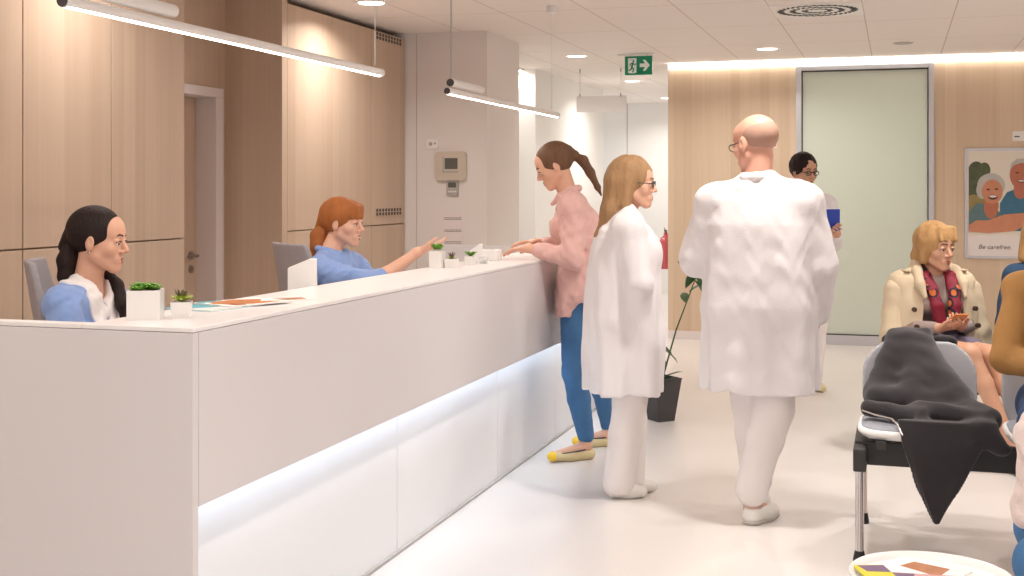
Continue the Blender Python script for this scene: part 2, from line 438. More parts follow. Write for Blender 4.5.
def ell(c, r, rot=None, fr=I0):
    c = fr.p(c); r = np.asarray(r, float) * fr.s; Q = fr.r if rot is None else fr.r @ rot
    def fn(X, Y, Z):
        x = X - c[0]; y = Y - c[1]; z = Z - c[2]
        l = [(x * Q[0, i] + y * Q[1, i] + z * Q[2, i]) / r[i] for i in range(3)]
        k0 = np.sqrt(l[0] ** 2 + l[1] ** 2 + l[2] ** 2); k1 = np.sqrt((l[0] / r[0]) ** 2 + (l[1] / r[1]) ** 2 + (l[2] / r[2]) ** 2) + 1e-6
        return k0 * (k0 - 1) / k1
    m = r.max()
    return fn, c - m, c + m
def loft(secs, p=2.0, fold=0, nf=7, ph=0):
    """secs: (z, cx, cy, rx, ry) from low to high; fold = amplitude of vertical pleats growing downward"""
    S = np.array(sorted(secs), float)
    zz = np.linspace(S[0, 0], S[-1, 0], 61); T = np.stack([zz] + [np.interp(zz, S[:, 0], S[:, i]) for i in range(1, 5)], 1)
    if len(S) > 3:
        for _ in range(3):
            for i in range(1, 5):
                w = np.pad(T[:, i], 4, mode='edge'); v = np.convolve(w, np.ones(9) / 9, 'valid'); v[0] = T[0, i]; v[-1] = T[-1, i]; T[:, i] = v
    S = T
    def fn(X, Y, Z):
        g = lambda i: np.interp(Z, S[:, 0], S[:, i])
        cx, cy, rx, ry = g(1), g(2), g(3), g(4)
        u = np.abs((X - cx) / rx); v = np.abs((Y - cy) / ry)
        d = ((u ** p + v ** p) ** (1 / p) - 1) * np.minimum(rx, ry)
        if fold:
            an = np.arctan2((Y - cy) / ry, (X - cx) / rx)
            k = np.clip((S[-1, 0] - Z) / (S[-1, 0] - S[0, 0]), 0, 1)
            d = d + fold * k * (np.sin(nf * an + ph + 2 * Z) + .5 * np.sin((nf * 2 + 1) * an + 1.7 * ph))
        return np.maximum(d, np.maximum(S[0, 0] - Z, Z - S[-1, 0]))
    lo = V3((S[:, 1] - S[:, 3]).min(), (S[:, 2] - S[:, 4]).min(), S[0, 0]); hi = V3((S[:, 1] + S[:, 3]).max(), (S[:, 2] + S[:, 4]).max(), S[-1, 0])
    return fn, lo, hi

def chain(F, pts, rs, k=.015, **kw):
    for i in range(len(pts) - 1): F.put(cap(pts[i], pts[i + 1], rs[i], rs[i + 1], **kw), k)
    return F

def hand(F, w, d, nrm, side, curl=.35, spread=.0, sc=1.0, thumb=.7, grow=0):
    """side +1 right hand, -1 left hand; nrm = the way the palm faces"""
    w = np.asarray(w, float); d = unit(d); nrm = np.asarray(nrm, float); nrm = unit(nrm - d * (nrm @ d))
    lat = np.cross(d, nrm) * side
    F.put(cap(w - d * .01, w + d * .03 * sc, .0235 * sc, .020 * sc, wide=lat, ratio=1.25), .015)
    F.put(cap(w + d * .03 * sc, w + d * .078 * sc, .0145 * sc, .0125 * sc, wide=lat, ratio=2.7), .012)
    ln = (.93, 1.0, .95, .76)
    for i in range(4):
        o = (.030 - .0203 * i) * sc
        p = w + d * (.082 - .003 * abs(i - 1)) * sc + lat * o
        dd = unit(d + lat * spread * (1.5 - i)); 
        for j, l in enumerate((.043, .027, .021)):
            c = curl * (1 + .12 * i) * (1.0 if j else .7)
            # bend dd toward the palm
            ax = unit(np.cross(dd, nrm)); ct, st = math.cos(c), math.sin(c)
            dd = dd * ct + np.cross(ax, dd) * st
            q = p + dd * l * ln[i] * sc
            F.put(cap(p, q, (.0088 - .0009 * j) * sc, (.0082 - .0010 * j) * sc), .0035)
            p = q
    p = w + d * .022 * sc + lat * .026 * sc
    td = unit(d * .75 + lat * thumb + nrm * .25)
    q = p + td * .042 * sc; F.put(cap(p, q, .0135 * sc, .0105 * sc), .010)
    td = unit(td + d * .35); q2 = q + td * .03 * sc; F.put(cap(q, q2, .0103 * sc, .0092 * sc), .004)
    td = unit(td + d * .2); F.put(cap(q2, q2 + td * .02 * sc, .0092 * sc, .007 * sc), .004)

def head_flesh(F, H, fem=True, smile=0):
    f = dict(fr=H); k = .018
    F.put(ell((0, -.014, .034), (.074, .094, .082), **f), k)
    F.put(ell((0, .022, -.028), (.061 if fem else .064, .066, .076), **f), .03)
    F.put(ell((0, .052, .045), (.052, .036, .045), **f), .03)
    for s in (-1, 1):
        F.put(cap((s * .053, .005, -.052), (s * .014, .064, -.096), .017 if fem else .021, .016, **f), .022)
        F.put(ell((s * .041, .056, -.026 + smile * .003), (.022, .021, .022), **f), .02)
        F.put(cap((s * .014, .083, .025), (s * .042, .068, .026), .009, .009, **f), .012)
    F.put(ell((0, .070, -.094), (.021, .018, .018), **f), .016)
    for s in (-1, 1): F.cut(ell((s * .031, .093, .002), (.017, .016, .012), **f), .012)
    F.put(cap((0, .083, .016), (0, .106, -.028), .0075, .0108, **f), .010)
    for s in (-1, 1): F.put(ell((s * .0125, .094, -.034), (.0085, .010, .007), **f), .006)
    for s in (-1, 1): F.put(ell((s * .031, .077, .001), (.0165, .0125, .0115), **f), .004)
    for s in (-1, 1): F.put(ell((s * .031, .0785, .0062), (.0168, .0142, .0085), **f), .003)
    F.put(ell((0, .078, -.066), (.030, .013, .019), **f), .014)
    F.put(ell((0, .0880, -.0605), (.024 + .004 * smile, .0072, .005), **f), .004)
    F.put(ell((0, .0868, -.0715), (.021 + .004 * smile, .0078, .006), **f), .004)
    F.cut(ell((0, .099, -.0655), (.026, .0085, .002 + .003 * smile), **f), .003)
    for s in (-1, 1):
        er = eul(s * -18, 0, 0)
        F.put(ell((s * .076, -.004, -.006), (.009, .019, .031), er, **f), .007)
        F.cut(ell((s * .086, .002, -.002), (.005, .009, .016), er, **f), .004)

def face_parts(root, H, lip, brow, smile=0, down=0, open_=0, wrinkle=False):
    """eyes, lashes, brows and lips as children of the body"""
    for s in (-1, 1):
        bm = BM(); bmesh.ops.create_uvsphere(bm, u_segments=20, v_segments=14, radius=.0122 * H.s)
        for f in bm.faces:
            c = f.calc_center_median()
            f.material_index = 1 if c.normalized().dot(Vector((0, math.cos(R(down)), -math.sin(R(down))))) > .86 else 0
        mx = Matrix([list(H.r[i]) for i in range(3)]); c = Vector(H.p((s * .031, .0785, -.0005)))
        for v in bm.verts: v.co = mx @ v.co + c
        obj('eye', bm, [M['eye_w'], M['eye_i']], root, smooth=True)
        F = Field(H.p((s * .031, .08, .012)) - .035 * H.s, H.p((s * .031, .08, .012)) + .035 * H.s, .0013)
        a = [(s * .0155, .0865, .0005), (s * .024, .0925, .0062), (s * .036, .0915, .0062), (s * .0465, .083, .0015)]
        for p, q in zip(a, a[1:]): F.put(cap(p, q, .0017, fr=H), .003)
        F.mesh('eyelashes', M['brow'], root)
        c = H.p((s * .031, .08, .028)); F = Field(c - .034 * H.s, c + .034 * H.s, .0016); head_flesh(F, H, True, smile)
        a = [(s * .013, .093, .0258), (s * .030, .089, .0298), (s * .047, .074, .0215)]
        F.patch([cap(p, q, r, r * .6, fr=H) for p, q, r in zip(a, a[1:], (.0040, .0034))], .0010, .003).mesh('eyebrow', brow, root)
    c = H.p((0, .085, -.066)); F = Field(c - .042 * H.s, c + .042 * H.s, .0016); head_flesh(F, H, True, smile)
    if open_: F.cut(ell((0, .100, -.0665), (.019, .014, .0035), fr=H), .003)
    up = smile * .005; rg = []
    for s in (-1, 1):
        rg += [cap((s * .004, .094, -.0600), (s * (.0245 + .003 * smile), .0765, -.0645 + up), .0050, .0032, fr=H), cap((0, .092, -.0718 - open_ * .6), (s * (.0225 + .003 * smile), .0765, -.0662 + up), .0052, .0032, fr=H)]
    F.patch(rg, .0010, .004).mesh('lips', lip, root)
    if open_:
        F = Field(c - .035, c + .035, .0014)
        F.put(cap((-.014, .0885, -.0655), (.014, .0885, -.0655), .0040, fr=H), .002); F.mesh('teeth', M['eye_w'], root)

def hair_cap(F, H, g=0.0, front=.0, low=-.055, hairline=.062):
    f = dict(fr=H)
    F.put(ell((0, -.020, .036), (.080 + g, .101 + g, .091 + g), **f), .01)
    F.cut(ell((0, .100, hairline - .118), (.066 + g * .3, .078, .116), **f), .008)
    F.cut(ell((0, .03, low - .085), (.12, .115, .085), **f), .02)
    return F

def glasses(root, H, m, rim=.0016):
    t = BM()
    mx = Matrix([list(H.r[i]) for i in range(3)])
    for s in (-1, 1):
        pts = [(s * .032 + .021 * math.cos(a), .0985, .0 + .0155 * math.sin(a)) for a in [2 * PI * i / 16 for i in range(17)]]
        tube(t, [H.p(p) for p in pts], rim, 6)
        tube(t, [H.p(p) for p in ((s * .053, .0985, .004), (s * .074, .07, .004), (s * .080, -.004, .006))], rim, 6)
    tube(t, [H.p(p) for p in ((-.011, .0985, .003), (0, .101, .006), (.011, .0985, .003))], rim, 6)
    return obj('glasses', t, m, root, smooth=True)

def torso(F, J, g=0, fem=True, side=None):
    side = unit(J['sr'] - J['sl'])
    hipr = 1.5 if fem else 1.4
    F.put(cap(J['pel'], J['wst'], .108 + g, .088 + g, wide=side, ratio=hipr), .04)
    F.put(cap(J['wst'], J['chs'], .088 + g, .100 + g, wide=side, ratio=1.38), .04)
    F.put(cap(J['sl'], J['sr'], .052 + g, .052 + g), .05)
    F.put(cap(J['chs'], (J['sl'] + J['sr']) / 2, .095 + g, .062 + g, wide=side, ratio=1.5), .05)
    for s in ('sl', 'sr'): F.put(cap(J['nck'], J[s] * .75 + J['nck'] * .25, .042 + g, .042 + g), .03)
    if fem and 'fwd' in J:
        for s in (-1, 1): F.put(ell(J['chs'] + side * s * .075 + J['fwd'] * .082 + V3(0, 0, -.01), (.060 + g,) * 3), .035)

def body(root, J, H, skin, h=.0045, fem=True, smile=0, hands=(), arm=(.040, .034, .0235), g=0, bare_legs=True, feet=True):
    pts = [v for k, v in J.items() if isinstance(v, np.ndarray) and k != 'fwd'] + [H.o]
    A = np.array(pts); lo = A.min(0) - .2; hi = A.max(0) + .2; lo[2] = max(lo[2], -.01); 
    F = Field(lo, hi, h)
    torso(F, J, g - .016, fem)
    head_flesh(F, H, fem, smile)
    F.put(cap(J['nck'], H.p((0, -.022, -.055)), .055 if fem else .059, .047 if fem else .054), .02)
    for s in 'lr':
        a, b, c = arm
        F.put(cap(J['s' + s], J['e' + s], a, b), .02); m_ = J['e' + s] * .7 + J['w' + s] * .3
        F.put(cap(J['e' + s], m_, b, b * .98), .012); F.put(cap(m_, J['w' + s], b * .98, c), .012)
        F.put(cap(J['h' + s], J['k' + s], .082, .055), .03)
        m_ = J['k' + s] * .68 + J['a' + s] * .32
        F.put(cap(J['k' + s], m_, .048, .046), .02); F.put(cap(m_, J['a' + s], .046, .032), .02)
        if feet: F.put(cap(J['a' + s] + V3(0, 0, -.03), J['t' + s], .032, .022), .02)
    for (s, d, n, c, sp) in hands:
        hand(F, J['w' + s], d, n, 1 if s == 'r' else -1, c, sp, .94 if fem else 1.05)
    return F.mesh('body', skin, root)

def bounds(pts, m, zlo=None):
    A = np.array(pts); lo = A.min(0) - m; hi = A.max(0) + m
    if zlo is not None: lo[2] = zlo
    return lo, hi

def leg_pants(F, J, s, r=(.098, .068, .062, .052), zc=.02):
    F.put(cap(J['h' + s], J['k' + s], r[0], r[1]), .03)
    e = J['a' + s] + V3(0, 0, zc); m_ = J['k' + s] * .6 + e * .4
    F.put(cap(J['k' + s], m_, r[1], r[2]), .02); F.put(cap(m_, e, r[2], r[3]), .02)

def mover(root_loc, rz):
    c, s_ = math.cos(-rz), math.sin(-rz)
    def L(x, y, z):
        x -= root_loc[0]; y -= root_loc[1]
        return V3(c * x - s_ * y, s_ * x + c * y, z)
    return L

def wedge_shoe(root, name, heel, toe, m, r=.036, h=.004, low=False):
    heel = np.asarray(heel, float); toe = np.asarray(toe, float); d = unit(toe - heel)
    F = Field(*bounds([heel, toe], .09, -.002), h)
    F.put(cap(heel * 1 + V3(0, 0, .0), heel * .45 + toe * .55, r, r * .95), .02)
    F.put(cap(heel * .5 + toe * .5, toe, r, r * .72, wide=np.cross(d, (0, 0, 1)), ratio=1.18), .02)
    return F

exec_people = []

# ================================================================== THE ROOM
CZ = 2.68
struct('floor', box(-4.9, 6.2, -3.0, 17.6, -.1, 0), M['floor'])
struct('ceiling', box(-4.9, 6.2, -3.0, 17.6, CZ, CZ + .12), M['ceiling'])
# left wall: plain wall behind the cabinets, with the door in its recess
WX = -3.70
bm = BM()
bx(bm, -4.9, -4.24, -3.0, 6.13, 0, CZ); bx(bm, -4.9, -4.24, 6.96, 9.1, 0, CZ); bx(bm, -4.9, -4.24, 6.13, 6.96, 2.06, CZ)
bx(bm, -4.24, -4.10, 5.93, 6.02, 0, 2.13); bx(bm, -4.24, -4.10, 5.93, 7.05, 2.075, CZ)
bx(bm, -4.24, -4.10, 6.965, 7.05, 0, 2.075)
struct('wall_left', bm, M['wood_left'])
bm = BM()
bx(bm, -4.24, WX, 7.05, 7.12, 0, CZ)
struct('wall_recess', bm, M['wood_left'])
# the oak door
d1 = thing('door_1', 'oak door in a white frame in the recess behind the front desk', 'door', (0, 0, 0)); d1['kind'] = 'structure'
del d1['label'], d1['category']
obj('door_leaf', box(-4.27, -4.22, 6.13, 6.96, 0, 2.03), M['wood_left'], d1, .002)
bm = BM()
bx(bm, -4.26, -4.075, 6.895, 6.985, 0, 2.03); bx(bm, -4.26, -4.075, 6.02, 6.13, 0, 2.03); bx(bm, -4.26, -4.075, 6.02, 6.985, 2.03, 2.09)
obj('door_frame', bm, M['trim'], d1, .004)
bm = BM(); tube(bm, [(-4.22, 6.83, 1.04), (-4.165, 6.83, 1.04), (-4.16, 6.82, 1.04), (-4.16, 6.71, 1.04)], .009)
tube(bm, [(-4.222, 6.83, 1.04), (-4.21, 6.83, 1.04)], .026, 20)
obj('door_handle', bm, M['brass'], d1, smooth=True)
bm = BM(); tube(bm, [(-4.222, 6.83, .955), (-4.21, 6.83, .955)], .026, 20); tube(bm, [(-4.215, 6.83, .955), (-4.202, 6.83, .955)], .009, 12)
obj('door_lock', bm, M['brass'], d1, smooth=True)

# oak cabinets along the left wall
SEAM = 1.187; G = .004
ys = [3.32, 3.97, 4.62, 5.27, 5.93]
for i, (a, b) in enumerate(zip(ys, ys[1:])):
    lb = ['tall oak cabinet at the far left edge, nearest the camera', 'tall oak cabinet left of the dark-haired receptionist\'s chair', 'tall oak cabinet straight behind the dark-haired receptionist', 'tall oak cabinet beside the recessed oak door, on its left'][i]
    t = thing('oak_cabinet', lb, 'cabinet', (WX, (a + b) / 2, 0), group='tall oak cabinets behind the front desk')
    w = (b - a) / 2
    obj('cabinet_body', box(-.40, -.0225, -w + .001, w - .001, 0, CZ - .035), M['wood_dark'], t)
    obj('upper_door', box(-.02, 0, -w + G, w - G, SEAM + G, CZ - .045), M['wood_left'], t, .0015)
    obj('lower_door', box(-.02, 0, -w + G, w - G, .08, SEAM - G), M['wood_left'], t, .0015)
    obj('plinth', box(-.05, -.025, -w, w, 0, .075), M['dark_gap'], t)
for i, (a, b) in enumerate(((7.12, 8.45), (8.45, 9.09))):
    lb = ['wide oak cabinet right of the recessed door, behind the red-haired receptionist', 'narrow oak cabinet with two dark slotted vents beside the white wall'][i]
    t = thing('oak_cabinet', lb, 'cabinet', (WX, (a + b) / 2, 0), group='tall oak cabinets behind the front desk')
    w = (b - a) / 2
    obj('cabinet_body', box(-.40, -.0225, -w + .001, w - .001, 0, CZ - .035), M['wood_dark'], t)
    obj('upper_door', box(-.02, 0, -w + G, w - G, SEAM + G, CZ - .045), M['wood_left'], t, .0015)
    obj('lower_door', box(-.02, 0, -w + G, w - G, .08, SEAM - G), M['wood_left'], t, .0015)
    obj('plinth', box(-.05, -.025, -w, w, 0, .075), M['dark_gap'], t)
    if i:
        for z in (1.285, 2.60):
            v = obj('vent_grille', box(.0, .004, -.27, .25, z - .03, z + .03), M['wood_left'], t)
            bm = BM()
            for k in range(9):
                y = -.245 + k * .056
                bx(bm, .003, .0055, y, y + .034, z + .003, z + .025); bx(bm, .003, .0055, y, y + .034, z - .025, z - .003)
            obj('vent_slots', bm, M['dark'], v)
# white walls at the end of the desk and along the corridor
struct('wall_pier', box(-4.24, -3.02, 9.1, 9.95, 0, CZ), M['wall'])
struct('trim_1', box(-3.603, -3.600, 9.097, 9.1, 0, CZ), M['grey_pl'])
bm = BM(); bx(bm, -4.9, -3.5, 12.1, 12.25, 0, CZ); bx(bm, -3.6, -3.5, 12.25, 15.15, 0, CZ)
struct('wall_corridor', bm, M['white_wall'])
struct('wall_niche', box(-4.9, -4.75, 9.1, 12.1, 0, CZ), M['white_wall'])
struct('wall_end', box(-4.9, -1.5, 17.4, 17.6, 0, CZ), M['white_wall'])
struct('trim_3', box(-3.675, -3.667, 17.395, 17.4, 0, CZ), M['grey_pl'])
# oak back wall with its frosted glass panel
BY = 12.04
bm = BM(); bx(bm, -2.135, -.915, BY, BY + .22, .08, 2.62); bx(bm, .325, 6.2, BY, BY + .22, .08, 2.62)
struct('wall_back', bm, M['wood_back'])
struct('wall_corridor_right', box(-2.135, -2.0, BY + .22, 17.4, 0, CZ), M['white_wall'])
struct('wall_right', box(4.6, 4.75, -3.0, BY, 0, CZ), M['wall'])
bm = BM(); bx(bm, -2.13, -.915, BY - .012, BY + .2, 0, .08); bx(bm, .325, 6.2, BY - .012, BY + .2, 0, .08)
struct('baseboard_back', bm, M['trim'])
w1 = thing('window_1', '', 'window'); w1['kind'] = 'structure'; del w1['label'], w1['category']
bm = BM()
bx(bm, -.915, -.862, BY - .02, BY + .1, 0, 2.62); bx(bm, .277, .325, BY - .02, BY + .1, 0, 2.62)
bx(bm, -.862, .277, BY - .02, BY + .1, 2.575, 2.62); bx(bm, -.862, .277, BY - .02, BY + .1, 0, .09)
obj('window_frame', bm, M['alu'], w1, .003)
bm = BM(); 
for a, b, c, d in ((-.862, -.852, .09, 2.575), (.267, .277, .09, 2.575), (-.852, .267, 2.563, 2.575), (-.852, .267, .09, .10)): bx(bm, a, b, BY + .0, BY + .03, c, d)
obj('window_gasket', bm, M['dark'], w1)
obj('glass_pane', box(-.852, .267, BY + .01, BY + .022, .10, 2.563), M['frosted'], w1)
# lit cove above the oak wall
struct('trim_4', box(-2.135, 4.6, BY - .0, BY + .22, 2.62, CZ), M['white_pl'])
cv = tag(obj('cove_light', box(-2.12, 4.5, BY - .045, BY - .003, 2.645, 2.672), M['cove']), 'bright continuous light line where the ceiling meets the oak back wall', 'light')

def area(name, loc, rot, sx, sy, w, col=(1, .93, .85), shape='RECTANGLE', spread=180):
    l = bpy.data.lights.new(name, 'AREA'); l.shape = shape; l.size = sx; l.size_y = sy; l.energy = w; l.color = col; l.spread = R(spread)
    o = bpy.data.objects.new(name, l); COL.objects.link(o); o.location = loc; o.rotation_euler = rot
    return o
def with_lamp(parent, o): o.parent = parent

# ------------------------------------------------------------------ reception counter
FX, BX_, CT = -1.80, -2.15, 1.08
Y0, Y1 = 2.925, 8.15
ct = thing('reception_counter', 'long white reception counter with glowing underside and recessed base panels', 'counter', (FX, Y0, 0))
def cb(x0, x1, y0, y1, z0, z1): return box(x0 - FX, x1 - FX, y0 - Y0, y1 - Y0, z0, z1)
obj('counter_top', cb(BX_, FX, Y0 + .0, Y1, CT - .0125, CT), M['counter_top'], ct, .002)
obj('front_panel', cb(FX - .028, FX, Y0 + .031, Y1, .595, CT - .014), M['counter'], ct, .0015)
obj('end_panel', cb(-3.05, FX, Y0, Y0 + .028, 0, CT - .014), M['counter'], ct, .0015)
obj('end_top', cb(-3.05, BX_ - .001, Y0, Y0 + .05, CT - .0125, CT), M['counter_top'], ct, .0015)
for a, b in ((Y0 + .03, 4.60), (4.604, 5.905), (5.909, 7.0), (7.004, Y1)):
    obj('base_panel', cb(-1.93, -1.905, a, b, .012, .99), M['counter_base'], ct, .001)
obj('kick_strip', cb(-1.93, -1.893, Y0 + .03, Y1, 0, .012), M['grey_pl'], ct)
obj('back_panel', cb(BX_, BX_ + .022, Y0 + .05, Y1, 0, CT - .014), M['counter'], ct)
obj('far_end_panel', cb(-3.05, FX - .03, Y1 - .028, Y1, 0, CT - .014), M['counter'], ct)
obj('inner_shelf', cb(-2.36, BX_ - .001, Y0 + .05, Y1 - .03, .86, .885), M['counter_top'], ct)
obj('desk_top', cb(-2.52, BX_ - .001, Y0 + .05, Y1 - .03, .715, .745), M['counter_top'], ct)
obj('light_strip', cb(-1.886, -1.842, Y0 + .05, Y1 - .02, .700, .712), M['led'], ct)
obj('light_channel', cb(-1.905, -1.828, Y0 + .05, Y1 - .02, .713, .735), M['alu'], ct)

# ------------------------------------------------------------------ ceiling fixtures
DL = [(-3.30, 7.53, 'round ceiling downlight above the oak cabinets, lighting their fronts'), (-2.81, 11.08, 'round ceiling downlight in front of the hanging white sign'), (-2.85, 13.8, 'round corridor downlight beyond the exit sign, the middle one'),
      (-2.93, 16.5, 'farthest round downlight, at the end of the corridor'), (-1.08, 11.0, 'round ceiling downlight right of the exit sign, near the lit oak wall')]
dl = thing('ceiling_downlight', DL[0][2], 'light', (DL[0][0], DL[0][1], CZ), group='round recessed downlights')
bm = BM(); lathe(bm, [(.085, -.001), (.105, -.006), (.11, -.003), (.11, .0), (.085, 0)]); obj('trim_ring', bm, M['white_pl'], dl, smooth=True)
bm = BM(); lathe(bm, [(0, -.003), (.084, -.003), (.084, 0), (0, 0)]); obj('diffuser', bm, M['lamp'], dl, smooth=True)
for x, y, lb in DL[1:]: dup(dl, (x, y, CZ), 0, lb)
for x, y in ((-3.30, 4.9), (-3.30, 2.2), (-.5, 5.2), (1.4, 5.6), (-.5, 2.2), (1.4, 2.2), (1.6, 8.4), (3.2, 5.6), (3.3, 9.8), (1.5, 10.9), (.6, 6.9), (-.5, -.8), (1.6, -.8)):
    dup(dl, (x, y, CZ), 0, 'round recessed downlight in the front part of the ceiling')
for i, (x, y, e) in enumerate(((-3.30, 7.53, 18), (-2.81, 11.08, 20), (-2.85, 13.8, 22), (-2.93, 16.5, 22), (-1.08, 11.0, 20), (-3.30, 4.9, 12), (-3.30, 2.2, 20), (-.5, 5.2, 30), (1.4, 5.6, 26), (-.5, 2.2, 30), (1.4, 2.2, 26), (1.6, 8.4, 24), (3.3, 9.8, 24), (.6, 6.9, 26), (-.5, -.8, 36), (1.6, -.8, 36))):
    area('downlight_lamp', (x, y, CZ - .012), (0, 0, 0), .17, .17, e * .9, (1, .95, .90), 'DISK', 150)

def pendant(name, lb, x, ya, yb, z, cables):
    t = thing(name, lb, 'light', (x, ya, z), group='slim double-tube pendant lights')
    n = yb - ya
    bm = BM(); tube(bm, [(0, 0, 0), (0, n, 0)], .018, 24); obj('lit_tube', bm, M['white_pl'], t, smooth=True)
    prof = [(math.sin(a) * .0184, -math.cos(a) * .0184) for a in [R(-38 + 76 * i / 8) for i in range(9)]]
    bm = BM(); prism(bm, prof + [(0, -.006)], lambda u, v, tt: (u, tt, v), .01, n - .01); obj('light_strip', bm, M['tube'], t)
    bm = BM(); tube(bm, [(0.0, .05, .047), (0.0, .55, .047)], .021, 24); obj('driver_tube', bm, M['white_pl'], t, smooth=True)
    bm = BM(); tube(bm, [(0, -.004, 0), (0, .0, 0)], .0165, 20); obj('end_cap', bm, M['dark'], t, smooth=True); bm = BM(); tube(bm, [(0, .044, .047), (0, .05, .047)], .020, 20); obj('end_cap', bm, M['dark'], t, smooth=True)
    bm = BM(); tube(bm, [(0, n - .02, 0), (0, n + .006, 0)], .0195, 20); obj('tube_end', bm, M['glass_s'], t, smooth=True)
    for k, yy in enumerate(cables):
        bm = BM(); tube(bm, [(0, yy, .03 if k else .06), (0, yy, CZ - z - .03)], .0022 if k else .004, 6); obj('cable', bm, M['grey_pl'] if not k else M['glass_s'], t)
        bm = BM(); tube(bm, [(0, yy, CZ - z - .05), (0, yy, CZ - z)], .035, 20); obj('canopy', bm, M['white_pl'], t, smooth=True)
    return t
pendant('pendant_light', 'long white tube pendant hanging over the near end of the counter', -2.2, 2.91, 5.12, 1.972, (.2, 2.15))
pendant('pendant_light', 'white tube pendant over the far end of the counter, beside the white wall', -2.2, 5.98, 8.14, 1.957, (.06, 2.02))
area('pendant_lamp', (-2.2, 4.0, 1.945), (0, 0, 0), .03, 2.1, 7, (1, .9, .8))
area('pendant_lamp', (-2.2, 7.05, 1.918), (0, 0, 0), .03, 2.0, 7, (1, .9, .8))

area('glass_fill_light', (-.3, 13.2, 2.6), (0, 0, 0), 1.2, .6, 60, (1, .98, .94))  # unseen light added behind the frosted pane so the glass reads brighter
# air diffuser
t = thing('air_diffuser', 'square ceiling air diffuser with dark swirling slots', 'vent', (-.52, 8.72, CZ))
obj('diffuser_plate', box(-.298, .298, -.298, .298, -.006, 0), M['white_pl'], t, .001)
bm = BM()
for rr, n, ln in ((.245, 34, .060), (.165, 24, .050), (.085, 13, .045)):
    for k in range(n):
        a = 2 * PI * k / n
        mx = Matrix.Rotation(a, 4, 'Z') @ Matrix.Translation((rr, 0, 0)) @ Matrix.Rotation(R(52), 4, 'Z')
        bx(bm, -ln / 2, ln / 2, -.0095, .0095, -.0085, -.005, mx)
obj('slots', bm, M['black'], t)
t = tag(obj('ceiling_speaker', lathe(BM(), [(0, -.008), (.07, -.008), (.085, 0), (0, 0)], c=(0, 0, 0)), M['grey_pl'], smooth=True), 'small round flat disc in the ceiling near the lit oak wall', 'speaker')
t.location = (.05, 10.9, CZ)

# exit sign
t = thing('exit_sign', 'green emergency exit sign with running man and arrow', 'sign', (-2.23, 11.07, CZ))
obj('sign_plate', box(-.125, .125, -.012, .012, -.190, -.02), M['green'], t, .002)
obj('ceiling_bracket', box(-.19, .14, -.02, .02, -.012, 0), M['white_pl'], t, .002)
bm = BM()
for x in (-.08, .08): tube(bm, [(x, 0, -.021), (x, 0, -.01)], .003, 8)
obj('hanger', bm, M['grey_pl'], t)
Y_ = lambda y0, y1: (lambda u, v, tt: (u, tt, v - .105))
fY = Y_(0, 0)
bm = BM(); prism(bm, [(-.095, -.066), (-.095, .066), (-.018, .066), (-.018, -.066), (-.032, -.066), (-.032, .054), (-.081, .054), (-.081, -.066)], fY, -.0135, -.0118)
prism(bm, [(-.081, -.07), (-.081, .05), (-.033, .05), (-.033, -.07)], fY, -.0130, -.0118)
prism(bm, [(.012, .016), (.06, .016), (.04, .05), (.062, .05), (.105, .0), (.062, -.05), (.04, -.05), (.06, -.016), (.012, -.016)], fY, -.0135, -.0118)
obj('exit_symbol', bm, M['sign_w'], t)
bm = BM(); prism(bm, ov(-.046, .038, .0085, .0085, 14), fY, -.015, -.0125)
for a, b, w in (((-.052, .024), (-.060, -.014), .008), ((-.060, -.014), (-.044, -.034), .006), ((-.044, -.034), (-.052, -.06), .005), ((-.060, -.014), (-.070, -.036), .006), ((-.070, -.036), (-.088, -.044), .005), ((-.050, .022), (-.034, .006), .004), ((-.034, .006), (-.022, .016), .004), ((-.054, .022), (-.072, .016), .004), ((-.072, .016), (-.078, -.002), .004)):
    a = Vector(a); b = Vector(b); n = (b - a).normalized(); n = Vector((-n.y, n.x)) * w
    e = (b - a).normalized() * w * .5
    prism(bm, [tuple(a + n - e), tuple(a - n - e), tuple(b - n + e), tuple(b + n + e)], fY, -.015, -.0125)
obj('running_figure', bm, M['green'], t)
# hanging frosted sign
t = thing('hanging_sign', 'blank frosted white sign hanging on thin wires in the corridor', 'sign', (-2.86, 12.3, 2.24))
obj('sign_plate', box(-.26, .26, -.006, .006, 0, .165), M['glass_s'], t, .002)
for x in (-.225, .20):
    bm = BM(); tube(bm, [(x, 0, .15), (x, 0, CZ - 2.24)], .0018, 6); tube(bm, [(x, 0, .145), (x, 0, .185)], .007, 10); tube(bm, [(x, 0, CZ - 2.24 - .04), (x, 0, CZ - 2.24)], .007, 10)
    obj('wire', bm, M['brass'], t)
# linear lamp in the niche
t = thing('niche_lamp', 'short bright ceiling lamp over the white niche behind the pink-bloused visitor', 'light', (-3.8, 12.0, 2.645))
obj('lamp_body', box(-.2, .19, -.06, .08, .008, CZ - 2.645), M['white_pl'], t, .002)
obj('lamp_lens', box(-.19, .18, -.05, .07, 0, .008), M['tube'], t)
area('niche_light', (-3.8, 12.0, 2.63), (0, 0, 0), .35, .1, 9, (1, .97, .93))
t = thing('door_hinge_strip', 'white metal strip with three screws on the niche edge behind the visitor', 'strip', (-3.77, 12.098, 0))
obj('strip', box(-.012, .012, -.006, 0, .1, 2.5), M['white_pl'], t)
bm = BM()
for z in (1.83, 1.57, 1.30): tube(bm, [(0, -.009, z), (0, -.004, z)], .01, 12)
obj('screw', bm, M['grey_pl'], t)

